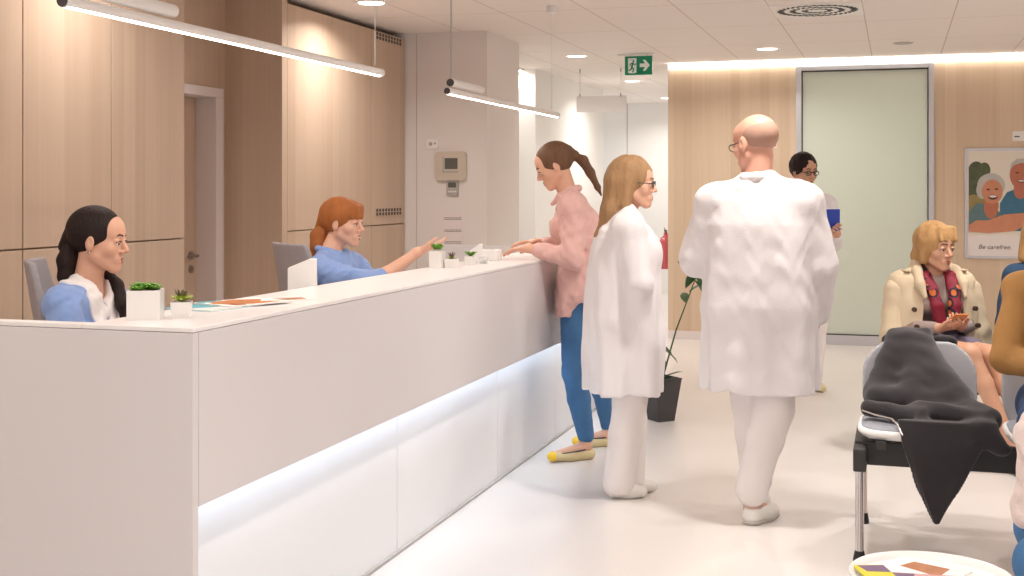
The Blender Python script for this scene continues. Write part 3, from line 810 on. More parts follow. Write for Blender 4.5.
# ------------------------------------------------------------------ wall devices on the white pier (front plane Y = 9.1)
def pier(u, v, Y=9.1):
    a = (u - 512) / F_PX; d = Y / (math.cos(TH) + a * math.sin(TH))
    return d * (-math.sin(TH) + a * math.cos(TH)), CAM_H + d * (190 - v) / F_PX
def wallthing(name, lb, cat, u, v, Y=9.1):
    x, z = pier(u, v, Y); return thing(name, lb, cat, (x, Y, z))
XY = lambda u, v, t: (u, t, v)
t = wallthing('wall_socket', 'small white socket plate above the beige wall phone', 'socket', 433, 144)
obj('socket_plate', prism(BM(), rrect(.10, .075, .012), XY, -.010, 0), M['white_pl'], t, .001)
bm = BM(); prism(bm, ov(-.016, 0, .015, .015), XY, -.0125, -.009); prism(bm, ov(.02, .004, .009, .009), XY, -.0125, -.009); obj('socket_hole', bm, M['grey_pl'], t)
t = wallthing('wall_intercom', 'beige rounded wall control unit with a grey screen', 'intercom', 451.5, 166)
obj('housing', prism(BM(), [(x + .006 * math.copysign(1, x) * (1 - (y / .115) ** 2), y) for x, y in rrect(.25, .225, .03)], XY, -.035, 0), M['beige_pl'], t, .006)
obj('screen', prism(BM(), rrect(.105, .085, .004), lambda u, v, tt: (u + .01, tt, v + .018), -.038, -.034), M['screen'], t)
bm = BM(); bx(bm, -.060, .07, -.0375, -.034, -.052, -.040); bx(bm, -.060, -.053, -.0375, -.034, -.052, .07); obj('bezel', bm, M['grey_pl'], t)
t = wallthing('thermostat', 'small grey thermostat just under the beige wall unit', 'thermostat', 453, 188)
obj('housing', prism(BM(), rrect(.095, .115, .008), XY, -.022, 0), M['grey_pl'], t, .003)
obj('display', prism(BM(), rrect(.065, .040, .003), lambda u, v, tt: (u, tt, v + .024), -.0235, -.021), M['screen'], t)
bm = BM()
for k in range(4): bx(bm, -.034 + k * .019, -.022 + k * .019, -.024, -.021, -.034, -.022)
obj('button', bm, M['white_pl'], t)
t = wallthing('notice_board', 'pale notice sheet with three dotted rows on the white wall', 'notice', 453, 230)
obj('sheet', box(-.082, .082, -.005, 0, -.14, .14), M['trim'], t, .001)
bm = BM()
for z in (.095, .0, -.09):
    for k in range(9): prism(bm, ov(-.062 + k * .0155, z, .0045, .0045, 10), XY, -.0065, -.0048)
    bx(bm, -.07, .07, -.0062, -.0048, z - .014, z - .010)
obj('dots', bm, M['p_text'], t)
t = wallthing('fire_extinguisher', 'red extinguisher half hidden at the left edge of the oak wall', 'extinguisher', 661, 275, 12.2)
t.location = (-2.215, 12.36, .66)
bm = BM(); lathe(bm, [(0, 0), (.06, 0), (.066, .012), (.066, .26), (.05, .31), (.022, .335), (.02, .36), (0, .36)]); obj('cylinder', bm, M['ext_red'], t, smooth=True)
bm = BM(); tube(bm, [(0, 0, .355), (0, 0, .39)], .018); tube(bm, [(.0, 0, .38), (0, -.08, .41)], .007); tube(bm, [(0, 0, .37), (0, -.07, .375)], .006); obj('valve', bm, M['brass'], t, smooth=True)
obj('bracket', box(.055, .08, -.03, .03, .12, .2), M['dark'], t)
t = wallthing('small_red_sign', 'small red and white notice on the oak wall behind the doctor\'s head', 'sign', 772, 140, BY)
obj('sign_plate', box(-.035, .045, -.004, 0, -.075, .085), M['p_white'], t)
bm = BM(); bx(bm, -.028, .038, -.0055, -.004, .01, .07); bx(bm, -.028, .038, -.0055, -.004, -.062, -.045); bx(bm, -.028, .038, -.0055, -.004, -.035, -.018); obj('print', bm, M['red'], t)
t = tag(obj('white_sign', box(-.06, .12, -.006, 0, -.035, .05), M['white_pl'], None, .002), 'small white plaque above the poster of the smiling couple', 'sign')
x, z = pier(1016, 138, BY); t.location = (x + .03, BY, z + .01)
bm = BM(); bx(bm, -.045, .0, -.0075, -.005, -.002, .008); obj('print', bm, M['black'], t)

# poster
PX0, PZ0, PW, PH = .588, .83, .72, 1.0
t = thing('framed_poster', 'framed poster of two smiling elderly people on the oak wall', 'poster', (PX0, BY, PZ0))
bm = BM(); bx(bm, 0, .022, -.02, 0, 0, PH); bx(bm, PW - .022, PW, -.02, 0, 0, PH); bx(bm, .022, PW - .022, -.02, 0, PH - .022, PH); bx(bm, .022, PW - .022, -.02, 0, 0, .022)
obj('frame', bm, M['alu'], t, .002)
obj('backing', box(.02, PW - .02, -.010, 0, .02, PH - .02), M['p_white'], t)
wv = lambda x: .185 + .035 * math.sin((x - .02) / (PW) * 4.2)
X0, X1, ZT = .036, PW - .036, PH - .036
lay = [0]
def pr(name, m, shapes):
    lay[0] += 1; y = -.0102 - .0007 * lay[0]
    bm = BM()
    for s in shapes:
        s = [(min(max(u, X0), X1), min(max(v, wv(min(max(u, X0), X1))), ZT)) for u, v in s]
        prism(bm, s, XY, y - .00012 * len(bm.faces) / 30, -.0100)
    obj(name, bm, m, t)
N_ = 24
pr('print_sky', M['p_sky'], [[(X0 + (X1 - X0) * i / N_, wv(X0 + (X1 - X0) * i / N_)) for i in range(N_ + 1)] + [(X1, ZT), (X0, ZT)]])
pr('print_trees', M['p_tree'], [ov(.10, .74, .085, .14), ov(.07, .6, .06, .12), ov(.17, .80, .05, .07)]); pr('print_treetop', M['p_tree'], [ov(.62, .86, .12, .09)])
pr('print_grass', M['p_grass'], [ov(.08, .46, .09, .12), ov(.2, .48, .09, .10)])
pr('print_shirt', M['p_blue'], [[(.30, .30), (.30, .50), (.36, .60), (.46, .64), (.66, .66), (X1, .6), (X1, .25), (.4, .25)]])
pr('print_cardigan', M['p_teal'], [[(.036, .25), (.036, .42), (.10, .50), (.20, .49), (.30, .42), (.36, .3), (.2, .26)]])
pr('print_neck', M['p_skin2'], [ov(.47, .62, .055, .08), ov(.225, .46, .06, .10)])
pr('print_man_face', M['p_skin2'], [ov(.48, .755, .098, .128)])
pr('print_man_hair', M['p_hair'], [[(.385, .80), (.395, .86), (.44, .90), (.51, .905), (.56, .87), (.58, .80), (.55, .845), (.48, .865), (.42, .845)]])
pr('print_woman_hair', M['p_hair'], [ov(.225, .66, .118, .112), ov(.15, .62, .05, .08)])
pr('print_woman_face', M['p_skin'], [ov(.235, .605, .088, .110)])
pr('print_arms', M['p_skin'], [[(.036, .30), (.10, .345), (.2, .345), (.34, .40), (.5, .415), (.66, .37), (X1, .36), (X1, .26), (.5, .29), (.42, .25), (.2, .23), (.036, .24)]])
pr('print_features', M['p_dark'], [ov(.20, .625, .016, .008), ov(.27, .628, .016, .008), ov(.24, .555, .040, .022), ov(.445, .775, .016, .007), ov(.52, .775, .016, .007), ov(.48, .70, .036, .012)])
pr('print_teeth', M['p_white'], [ov(.24, .562, .032, .010), ov(.48, .702, .028, .006)])
cu = bpy.data.curves.new('poster_text', 'FONT'); cu.body = 'Be carefree.'; cu.size = .058; cu.extrude = .0006; cu.shear = .25; cu.align_x = 'LEFT'
to = bpy.data.objects.new('poster_text', cu); COL.objects.link(to)
dg = bpy.context.evaluated_depsgraph_get(); me = bpy.data.meshes.new_from_object(to.evaluated_get(dg)); bpy.data.objects.remove(to)
tx = link('poster_text', me, M['p_text'], t); tx.location = (.115, -.0115, .085); tx.rotation_euler = (PI / 2, 0, 0)
o_ = t

# ------------------------------------------------------------------ things on the counter
def rosette(bm, c, n, r, h, w, up=.5, seed=1, layers=3, tip=1.0):
    rg = random.Random(seed)
    for l in range(layers):
        k = n - l * 2
        rr = r * (1 - .27 * l); el = up + l * (1.35 - up) / max(1, layers)
        for i in range(k):
            a = 2 * PI * (i + .5 * l) / k + rg.uniform(-.15, .15); e = el + rg.uniform(-.1, .12); ln = rr * rg.uniform(.85, 1.1)
            d = Vector((math.cos(a) * math.cos(e), math.sin(a) * math.cos(e), math.sin(e))); s = Vector((-math.sin(a), math.cos(a), 0)); u = d.cross(s) * -1
            p = [Vector(c)]
            rows = []
            for j, (tt, ww, th) in enumerate(((0, .35, .25), (.35, .85, .35), (.7, 1, .3), (.9, .55, .2))):
                o = Vector(c) + d * ln * tt + u * (-.12 * ln * tt * tt)
                rows.append([bm.verts.new(o - s * w * ww), bm.verts.new(o + u * w * th), bm.verts.new(o + s * w * ww), bm.verts.new(o - u * w * th)])
            for x, y in zip(rows, rows[1:]):
                for q in range(4): bm.faces.new((x[q], x[(q + 1) % 4], y[(q + 1) % 4], y[q]))
            tv = bm.verts.new(Vector(c) + d * ln * tip * 1.05)
            for q in range(4): bm.faces.new((rows[-1][q], rows[-1][(q + 1) % 4], tv))
            bm.faces.new(rows[0][::-1])
    return bm
def square_pot(sz, hh, taper=1.0):
    bm = BM(); a = sz / 2; b = a * taper; w = sz * .08
    o0 = [bm.verts.new((x * b, y * b, 0)) for x, y in ((-1, -1), (1, -1), (1, 1), (-1, 1))]
    o1 = [bm.verts.new((x * a, y * a, hh)) for x, y in ((-1, -1), (1, -1), (1, 1), (-1, 1))]
    i1 = [bm.verts.new((x * (a - w), y * (a - w), hh)) for x, y in ((-1, -1), (1, -1), (1, 1), (-1, 1))]
    i0 = [bm.verts.new((x * (a - w), y * (a - w), hh * .86)) for x, y in ((-1, -1), (1, -1), (1, 1), (-1, 1))]
    bm.faces.new(o0[::-1]); bm.faces.new(i0)
    for p, q in ((o0, o1), (o1, i1), (i1, i0)):
        for k in range(4): bm.faces.new((p[k], p[(k + 1) % 4], q[(k + 1) % 4], q[k]))
    return bm
def pot(lb, x, y, rz, sz, hh, taper, leaves, lm, tips=None, group='potted succulents on the counter'):
    t = thing('potted_succulent', lb, 'plant', (x, y, CT), rz, group)
    obj('pot', square_pot(sz, hh, taper), M['ceramic'], t, .0018)
    obj('soil', box(-sz * .42, sz * .42, -sz * .42, sz * .42, hh * .80, hh * .9), M['soil'], t)
    obj('leaves', leaves, lm, t, smooth=True)
    if tips is not None: obj('leaf_tips', tips, M['leaf_p'], t, smooth=True)
    return t
bm = BM()
for dx, dy, s in ((0, 0, 1), (-.026, .012, .8), (.026, -.012, .8), (.010, .028, .75), (-.014, -.026, .75), (.028, .02, .6), (-.03, -.016, .6)):
    rosette(bm, (dx * .9, dy * .9, 0.074 + .012 * s), 11, .037 * s, .03, .0085 * s, .42, int(dx * 1e4) + 7, 4)
pot('large green succulent in a white cube pot at the counter\'s near corner', -2.062, 3.10, R(25), .092, .084, 1.0, bm, M['leaf'])
bm = BM(); rosette(bm, (0, 0, .048), 12, .036, .03, .0075, .25, 5, 3)
tp = BM(); rosette(tp, (0, 0, .046), 9, .042, .03, .0045, .95, 9, 2)
pot('small spiky succulent in a tapered white pot beside the large cube pot', -1.985, 3.165, R(24), .057, .046, .82, bm, M['leaf2'], tp)
bm = BM()
for dx, dy, s in ((0, 0, 1), (-.015, .008, .8), (.015, -.006, .8)): rosette(bm, (dx, dy, .086), 10, .040 * s, .03, .009 * s, .65, 3, 4)
pot('bushy green succulent in a taller white pot at the counter\'s far end', -2.095, 5.56, 0, .062, .080, 1.0, bm, M['leaf'])
bm = BM(); rosette(bm, (0, 0, .040), 9, .022, .03, .005, .45, 3, 2)
tp = BM(); rosette(tp, (0, 0, .042), 8, .036, .03, .004, .95, 12, 2)
pot('spiky little succulent in a white pot, middle one of the far three', -2.03, 5.58, 0, .056, .042, .86, bm, M['leaf2'], tp)
bm = BM(); rosette(bm, (0, 0, .045), 11, .038, .03, .009, .5, 21, 4)
pot('low light-green succulent in a white pot, right one of the far three', -2.01, 5.80, 0, .050, .044, .86, bm, M['leaf'])
t = thing('glass_cube', 'small clear glass cube beside the far right succulent', 'glass', (-1.985, 5.93, CT))
obj('cube', box(-.017, .017, -.017, .017, 0, .034), M['glass_b'], t, .002)
obj('cube_core', box(-.010, .010, -.010, .010, .004, .012), M['grey_pl'], t)
# brochure holders
def file_box(name, lb, x, y, z, rz, w, dpt, h0, h1, m, grp=None):
    t = thing(name, lb, 'holder', (x, y, z), rz, grp)
    bm = BM(); prism(bm, [(-w / 2, 0), (w / 2, 0), (w / 2, h1), (w * .25, h1), (-w / 2, h0)], lambda u, v, tt: (u, tt, v), -dpt / 2, dpt / 2)
    obj('holder_body', bm, m, t, .002)
    return t
file_box('magazine_file', 'white slanted magazine file behind the counter beside the red-haired receptionist', -2.20, 4.36, .886, R(24),   .108, .085, .262, .296, M['white_pl'])
file_box('card_holder', 'small white slant-topped holder on the counter near the visitor\'s hands', -2.05, 6.00, CT, R(15), .062, .05, .06, .095, M['white_pl'])
t = thing('tissue_box', 'white box on the counter under the visitor\'s hands', 'box', (-2.05, 6.22, CT), R(6))
obj('box_body', box(-.055, .055, -.06, .06, 0, .055), M['paper'], t, .003)
obj('box_slot', prism(BM(), ov(0, 0, .03, .008), lambda u, v, tt: (u, v, tt), .055, .0565), M['grey_pl'], t)
# magazines on the counter
def magazine(name, lb, loc, rz, w, l, m, patches, cat='magazine', grp='magazines on the counter'):
    t = thing(name, lb, cat, loc, rz, grp)
    obj('pages', box(-w / 2 + .001, w / 2, -l / 2 + .001, l / 2 - .001, .0006, .0034), M['paper'], t)
    bm = BM(); bx(bm, -w / 2, w / 2, -l / 2, l / 2, .0034, .0042); bx(bm, -w / 2, w / 2, -l / 2, l / 2, 0, .0006); bx(bm, -w / 2 - .0006, -w / 2, -l / 2, l / 2, 0, .0042); obj('cover', bm, m, t)
    for i, (pts, pm) in enumerate(patches):
        obj('cover_print', prism(BM(), pts, lambda u, v, tt: (u, v, tt), .0042, .0046 + .0003 * i), pm, t)
    return t
magazine('magazine', 'teal-covered magazine at the near end of the counter\'s pile', (-2.055, 3.47, CT), R(-10), .19, .26, M['teal'], [([(-.02, -.13), (.095, -.13), (.095, .02), (.04, .0)], M['p_white'])])
magazine('magazine', 'white and orange magazine lying half over the teal one', (-2.02, 3.585, CT + .0048), R(-22), .19, .25, M['paper'],
         [([(-.06, -.09), (.0, -.12), (.085, -.03), (.08, .10), (.02, .05), (-.03, .10), (-.08, .02)], M['orange']), ([(.02, -.1), (.09, -.1), (.09, -.06), (.05, -.04)], M['mag_b']), ([(-.09, -.12), (-.05, -.12), (-.085, -.02)], M['teal'])])
magazine('magazine', 'thin brown-patterned leaflet at the far end of the counter\'s pile', (-1.965, 3.76, CT), R(-30), .11, .19, M['paper'], [([(-.04, -.08), (.04, -.08), (.045, .06), (-.02, .08)], M['mag_b'])])

# ------------------------------------------------------------------ office chairs behind the desk
def office_chair(lb, loc, rz, copy=None):
    if copy is not None: return dup(copy, loc, rz, lb)
    t = thing('office_chair', lb, 'chair', loc, rz, 'grey office chairs behind the desk')
    F2 = Field((-.30, -.42, .54), (.30, .05, 1.26), .008)
    F2.put(loft([(.60, 0, 0, .20, .4), (.80, 0, 0, .225, .4), (1.05, 0, 0, .225, .4), (1.17, 0, 0, .215, .4), (1.19, 0, 0, .19, .4)], p=7), .01)
    F2.keep(lambda X, Y, Z: np.abs(Y + .20 - .9 * X * X + .16 * (Z - .8)) - .014)
    F2.mesh('backrest', M['grey_mesh'], t)
    F = Field((-.28, -.26, .44), (.28, .28, .56), .008); F.put(loft([(.455, 0, 0, .22, .21), (.49, 0, 0, .24, .23), (.515, 0, 0, .22, .215)], p=4), .01); F.mesh('seat', M['dark'], t)
    bm = BM(); tube(bm, [(0, -.19, .66), (0, -.24, .50), (0, -.12, .455), (0, 0, .45)], .018); obj('back_support', bm, M['dark'], t, smooth=True)
    bm = BM(); tube(bm, [(0, 0, .10), (0, 0, .46)], .024); obj('gas_column', bm, M['chrome'], t, smooth=True)
    for k in range(5):
        a = 2 * PI * k / 5 + .3
        bm = BM(); tube(bm, [(0, 0, .12), (.27 * math.cos(a), .27 * math.sin(a), .085)], [.024, .014]); 
        lg = obj('leg', bm, M['dark'], t, smooth=True)
        bm = BM(); c = Vector((.27 * math.cos(a), .27 * math.sin(a), .03)); s = Vector((-math.sin(a), math.cos(a), 0)) * .022
        tube(bm, [c - s, c + s], .03, 18); obj('caster', bm, M['black'], lg, smooth=True)
    return t
oc = office_chair('grey office chair of the dark-haired receptionist, at far left', (-2.87, 4.03, 0), R(-57))
office_chair('grey office chair behind the red-haired receptionist', (-2.69, 5.66, 0), R(-40), oc)

# ------------------------------------------------------------------ waiting area
def waiting_bench(lb, loc, xs, rz=0):
    t = thing('waiting_bench', lb, 'bench', loc, rz, 'beam benches in the waiting area')
    xa, xb = min(xs) - .27, max(xs) + .27
    obj('beam', box(xa + .02, xb - .02, -.16, -.09, .35, .445), M['beam'], t, .004)
    bm = BM()
    for x in xs: bx(bm, x - .17, x - .13, -.25, .2, .43, .465); bx(bm, x + .13, x + .17, -.25, .2, .43, .465)
    obj('seat_bracket', bm, M['beam'], t, .003)
    for x in (xa + .04, xb - .04):
        bm = BM(); bx(bm, x - .025, x + .025, -.28, .26, .345, .435); fr_ = obj('end_bracket', bm, M['beam'], t, .006)
        for y0, y1 in ((-.24, -.30), (.22, .30)):
            bm = BM(); tube(bm, [(x, y0, .38), (x, y1, .035)], .017, 18); lg = obj('leg', bm, M['chrome'], t, smooth=True)
            bm = BM(); lathe(bm, [(0, 0), (.024, 0), (.024, .012), (.018, .045), (0, .045)], 20, (x, y1 - .002, 0)); obj('foot', bm, M['black'], lg, smooth=True)
    for x in xs:
        F = Field((x - .30, -.32, .40), (x + .30, .30, .56), .007)
        F.put(loft([(.465, x, -.02, .225, .215), (.485, x, -.02, .245, .235), (.502, x, -.02, .24, .23)], p=4), .01); s = F.mesh('seat', M['white_pl'], t)
        F = Field((x - .28, -.30, .45), (x + .28, .26, .57), .007)
        F.put(loft([(.495, x, -.02, .232, .222), (.508, x, -.02, .225, .212), (.514, x, -.02, .20, .19)], p=4), .01); F.mesh('seat_pad', M['seat_pad'], s)
        F = Field((x - .30, .1, .40), (x + .30, .48, .88), .008)
        F.put(loft([(.43, x, 0, .18, .6), (.55, x, 0, .235, .6), (.70, x, 0, .235, .6), (.77, x, 0, .20, .6), (.80, x, 0, .13, .6)], p=3.5), .01)
        F.keep(lambda X, Y, Z, x=x: np.abs(Y - .235 - .20 * (Z - .43) + .6 * (X - x) ** 2) - .011)
        F.mesh('backrest', M['seat_grey'], t)
    return t
waiting_bench('front row beam bench with chrome legs, a black jacket lying over it', (0, 5.33, 0), [.09, .65])
waiting_bench('rear row beam bench under the woman in the trench coat', (0, 7.27, 0), [.19, .80])

# round side table
TZ = .45
t = thing('round_table', 'low round white tray table in the bottom right foreground', 'table', (.085, 3.40, 0))
bm = BM(); lathe(bm, [(0, TZ - .030), (.19, TZ - .030), (.203, TZ - .02), (.207, TZ + .002), (.203, TZ + .006), (.196, TZ + .003), (.188, TZ - .012), (0, TZ - .012)], 72); obj('table_top', bm, M['white_pl'], t, smooth=True)
bm = BM(); lathe(bm, [(0, .012), (.02, .012), (.02, TZ - .03), (0, TZ - .03)]); obj('stem', bm, M['chrome'], t, smooth=True)
bm = BM(); lathe(bm, [(0, 0), (.16, 0), (.16, .008), (.03, .02), (0, .02)], 48); obj('base', bm, M['white_pl'], t, smooth=True)
T0 = TZ - .012
magazine('magazine', 'open magazine with a brown photograph on the round table', (.065, 3.475, T0 + .0), R(62), .16, .20, M['paper'], [([(-.03, -.06), (.055, -.05), (.05, .05), (-.01, .06)], M['mag_b'])], grp='magazines on the round table')
magazine('magazine', 'pink and violet magazine at the round table\'s near side', (.10, 3.335, T0 + .0055), R(95), .17, .24, M['mag_p'], [([(-.08, -.11), (-.02, -.11), (-.04, .05), (-.08, .1)], M['mag_b']), ([(.0, .06), (.08, .05), (.08, .12), (.02, .12)], M['mag_v'])], grp='magazines on the round table')
magazine('magazine', 'yellow and violet leaflet at the round table\'s left edge', (-.055, 3.385, T0 + .0115), R(20), .08, .11, M['mag_y'], [([(-.02, .0), (.04, -.01), (.04, .05), (-.03, .05)], M['mag_v'])], grp='magazines on the round table')

# floor plant behind the doctor
t = thing('potted_plant', 'tall leafy plant in a dark tapered planter behind the white-coated woman', 'plant', (-1.42, 7.76, 0))
bm = BM(); lathe(bm, [(0, 0), (.085, 0), (.13, .26), (.135, .27), (.125, .27), (.118, .235), (0, .235)], 4); obj('planter', bm, M['dark'], t, .004)
obj('soil', lathe(BM(), [(0, .232), (.11, .232), (.11, .24), (0, .24)], 4), M['soil'], t)
st = BM(); lv = BM(); rg = random.Random(8)
for k in range(7):
    a = rg.uniform(0, 6.28); h = rg.uniform(.45, .85); sp = rg.uniform(.05, .16)
    if k == 0: a, h, sp = 0.15, .95, .235
    else: a, h, sp = rg.uniform(1.6, 4.7), rg.uniform(.4, .62), rg.uniform(.04, .1)
    tipp = Vector((math.cos(a) * sp, math.sin(a) * sp, h)); tube(st, [(0, 0, .23), (tipp.x * .4, tipp.y * .4, h * .6), tipp], [.006, .005, .003], 8)
    for j in range(4):
        aa = a + (j - 1.5) * 1.1 + rg.uniform(-.3, .3); base = Vector((tipp.x * (1 - .12 * j), tipp.y * (1 - .12 * j), h - .07 * j)); ln = rg.uniform(.12, .18)
        d = Vector((math.cos(aa) * .7, math.sin(aa) * .7, -.35 if j < 2 else .5)).normalized(); s = d.cross(Vector((0, 0, 1))).normalized(); u = s.cross(d)
        rows = []
        for tt, w in ((0, .12), (.25, .8), (.5, 1), (.8, .55)):
            o = base + d * ln * tt - u * ln * .25 * tt * tt
            rows.append([lv.verts.new(o - s * w * .03 + u * .006), lv.verts.new(o), lv.verts.new(o + s * w * .03 + u * .006), lv.verts.new(o + u * .002)])
        for x_, y_ in zip(rows, rows[1:]):
            for q in range(4): lv.faces.new((x_[q], x_[(q + 1) % 4], y_[(q + 1) % 4], y_[q]))
        tv = lv.verts.new(base + d * ln - u * ln * .25)
        for q in range(4): lv.faces.new((rows[-1][q], rows[-1][(q + 1) % 4], tv))
for dx, a0, ln, dn in ((.0, -.5, .20, -1.6), (-.02, 2.6, .15, -.9), (.0, .6, .16, -.5), (-.03, 3.6, .12, .3)):
    base = Vector((math.cos(.15) * .235 + dx, math.sin(.15) * .235, .95)); d = Vector((math.cos(a0) * .6, math.sin(a0) * .6, dn)).normalized(); s = Vector((.9, .3, 0)); s = (s - d * s.dot(d)).normalized(); u = s.cross(d); rows = []
    for tt, w in ((0, .12), (.25, .85), (.55, 1), (.82, .5)):
        o = base + d * ln * tt
        rows.append([lv.verts.new(o - s * w * .028 + u * .006), lv.verts.new(o), lv.verts.new(o + s * w * .028 + u * .006), lv.verts.new(o + u * .002)])
    for x_, y_ in zip(rows, rows[1:]):
        for q in range(4): lv.faces.new((x_[q], x_[(q + 1) % 4], y_[(q + 1) % 4], y_[q]))
    tv = lv.verts.new(base + d * ln)
    for q in range(4): lv.faces.new((rows[-1][q], rows[-1][(q + 1) % 4], tv))
obj('stems', st, M['leaf_d'], t, smooth=True); obj('leaves', lv, M['leaf_d'], t, smooth=True)

# ------------------------------------------------------------------ world: even ambient fill, let in where the hall is left open
wd = bpy.data.worlds.new('world'); SC.world = wd; wd.use_nodes = True
bg = wd.node_tree.nodes['Background']; bg.inputs[0].default_value = (1, .97, .95, 1); bg.inputs[1].default_value = 1.0
SC.view_settings.view_transform = 'Standard'; SC.view_settings.look = 'None'; SC.view_settings.gamma = 1
SC.view_settings.exposure = -.20; SC.view_settings.use_curve_mapping = False
SC.cycles.use_denoising = True
SC.cycles.max_bounces = 8; SC.cycles.diffuse_bounces = 5
SC.cycles.sample_clamp_indirect = 6

# ================================================================== PEOPLE
def wj(L, **k): return {n: L(*v) for n, v in k.items()}
def child_mesh(F, n, m, r): return F.mesh(n, m, r)
WUP = V3(0, 0, 1)

def scrub_torso(root, J, H, m, sleeve=.62, g=.012, arms='lr'):
    F = Field(*bounds([J['pel'], J['nck'], J['sl'], J['sr'], J['el'], J['er'], J['wl'], J['wr']], .2), .006)
    torso(F, J, g, True)
    for s in arms:
        e = J['s' + s] + (J['e' + s] - J['s' + s]) * min(1, sleeve)
        F.put(cap(J['s' + s], e, .058, .056), .03)
        if sleeve > 1: F.put(cap(J['e' + s], J['e' + s] + (J['w' + s] - J['e' + s]) * (sleeve - 1), .056, .042), .02)
    F.wrinkle(.006, 48, 3); F.wrinkle(.0025, 95, 4)
    return F

# ---- 1 dark-haired receptionist ------------------------------------------------
loc = (-2.92, 3.93, 0); rz = R(-84)
P = thing('person', 'dark-haired receptionist in a blue tunic with white collar, seated at far left', 'person', loc, rz, 'people in the clinic')
J = dict(pel=V3(0, -.02, .55), wst=V3(0, .0, .72), chs=V3(0, .03, .90), nck=V3(0, .055, 1.09), sl=V3(-.168, .05, 1.04), sr=V3(.168, .05, 1.04),
         el=V3(-.21, .16, .78), er=V3(.21, .14, .78), wl=V3(-.08, .36, .795), wr=V3(.10, .36, .795), hl=V3(-.09, 0, .54), hr=V3(.09, 0, .54),
         kl=V3(-.10, .42, .54), kr=V3(.10, .42, .54), al=V3(-.10, .40, .10), ar=V3(.10, .40, .10), tl=V3(-.10, .55, .03), tr=V3(.10, .55, .03), fwd=V3(0, 1, 0))
H = Fr((0, .100, 1.262), eul(8, -4, 0), 1.0)
body(P, J, H, M['skin'], .0042, True, .3, [('l', (.6, .7, -.1), (0, 0, -1), .25, .05), ('r', (-.6, .7, -.1), (0, 0, -1), .25, .05)])
face_parts(P, H, M['lips'], M['brow'], .4, down=20)
F = Field(H.o - .17, H.o + .17, .004); hair_cap(F, H, .004, low=-.05, hairline=.054); F.put(cap((0, -.105, .0), (0, -.12, -.03), .035, .03, fr=H), .02); F.mesh('hair', M['hair_black'], P)
F = Field(H.o - .25, H.o + .2, .004)
chain(F, [H.p(p) for p in ((0, -.105, -.03), (.01, -.112, -.08), (.02, -.105, -.14), (.02, -.09, -.20))], [.033, .036, .030, .014]); F.wrinkle(.003, 90, 2, (1, 1, .2)); F.mesh('ponytail', M['hair_black'], P)
F = Field(H.o + V3(-.2, -.1, -.34), H.o + V3(.2, .2, .0), .004)
chain(F, [H.p((-.06, -.02, -.08))] + [V3(-.075, .13, 1.09), V3(-.062, .165, 1.02), V3(-.055, .17, .94)], [.016, .024, .024, .010]); F.wrinkle(.002, 90, 2, (1, 1, .2)); F.mesh('loose_lock', M['hair_black'], P)
F = scrub_torso(P, J, H, M['scrub'], .9)
F.cut(cap((0, .06, 1.08), H.o, .068, .06), .01); F.cut(cap((0, .11, 1.10), (0, .21, .965), .050, .012), .008)
C_ = F.patch([cap(p, q, .052, .046) for q_ in (-1, 1) for p, q in ((V3(q_ * .03, -.05, 1.15), V3(q_ * .075, .04, 1.12)), (V3(q_ * .075, .04, 1.12), V3(q_ * .052, .15, 1.01)), (V3(q_ * .052, .15, 1.01), V3(q_ * .015, .21, .93)))], .006)
C_.mesh('collar', M['collar_w'], P)
F.mesh('tunic', M['scrub'], P)
F = Field(*bounds([J['hl'], J['hr'], J['al'], J['ar'], J['kl']], .14, .05), .008)
for s in 'lr': leg_pants(F, J, s)
F.put(cap(J['hl'], J['hr'], .11), .04); F.mesh('trousers', M['trouser_w'], P)
for s in 'lr': wedge_shoe(P, 'shoe', J['a' + s] * V3(1, 1, 0) + V3(0, -.02, .035), J['t' + s], M['clog']).mesh('shoe', M['clog'], P)
tube_e = BM(); bmesh.ops.create_uvsphere(tube_e, u_segments=12, v_segments=8, radius=.006)
for v in tube_e.verts: v.co += Vector(H.p((.083, .0, -.040)))
obj('earring', tube_e, M['chrome'], P, smooth=True)

# ---- 2 red-haired receptionist --------------------------------------------------
loc = (-2.78, 5.62, 0); rz = R(-76); L = mover(loc, rz)
P = thing('person', 'red-haired receptionist in a blue shirt holding out her hand over the desk', 'person', (-2.72, 5.62, 0), rz, 'people in the clinic')
J = wj(L, pel=(-2.83, 5.62, .56), wst=(-2.82, 5.62, .76), chs=(-2.77, 5.62, .96), nck=(-2.745, 5.62, 1.13), sl=(-2.70, 5.785, 1.07), sr=(-2.73, 5.455, 1.06),
       el=(-2.48, 5.88, .86), er=(-2.47, 5.53, 1.00), wl=(-2.28, 5.70, .80), wr=(-2.305, 5.685, 1.145), hl=(-2.83, 5.71, .54), hr=(-2.83, 5.53, .54),
       kl=(-2.42, 5.76, .54), kr=(-2.42, 5.58, .54), al=(-2.45, 5.76, .10), ar=(-2.45, 5.58, .10), tl=(-2.31, 5.78, .03), tr=(-2.31, 5.60, .03))
J['fwd'] = V3(0, 1, 0)
H = Fr(L(-2.69, 5.65, 1.285), eul(-15, -2, 0), 1.0)
fd = unit(L(-2.10, 5.92, 1.235) - J['wr'])
body(P, J, H, M['skin_pale'], .0042, True, 1, [('l', (.9, .5, -.1), (0, 0, -1), .25, .05), ('r', fd, unit(V3(-.5, .0, 1)), .12, .06)], arm=(.042, .036, .024))
face_parts(P, H, M['lips'], M['brow_l'], 1, down=0, open_=.006)
F = Field(H.o - .18, H.o + .18, .004); hair_cap(F, H, .006, low=-.045, hairline=.052)
F.put(ell((0, .048, .062), (.062, .050, .050), fr=H), .02)
for x in (-.052, -.03, -.005, .02, .045): F.put(cap((x * .9, .070, .080), (x * 1.1, .091 - x * x * 8, .034), .018, .010, fr=H), .018)
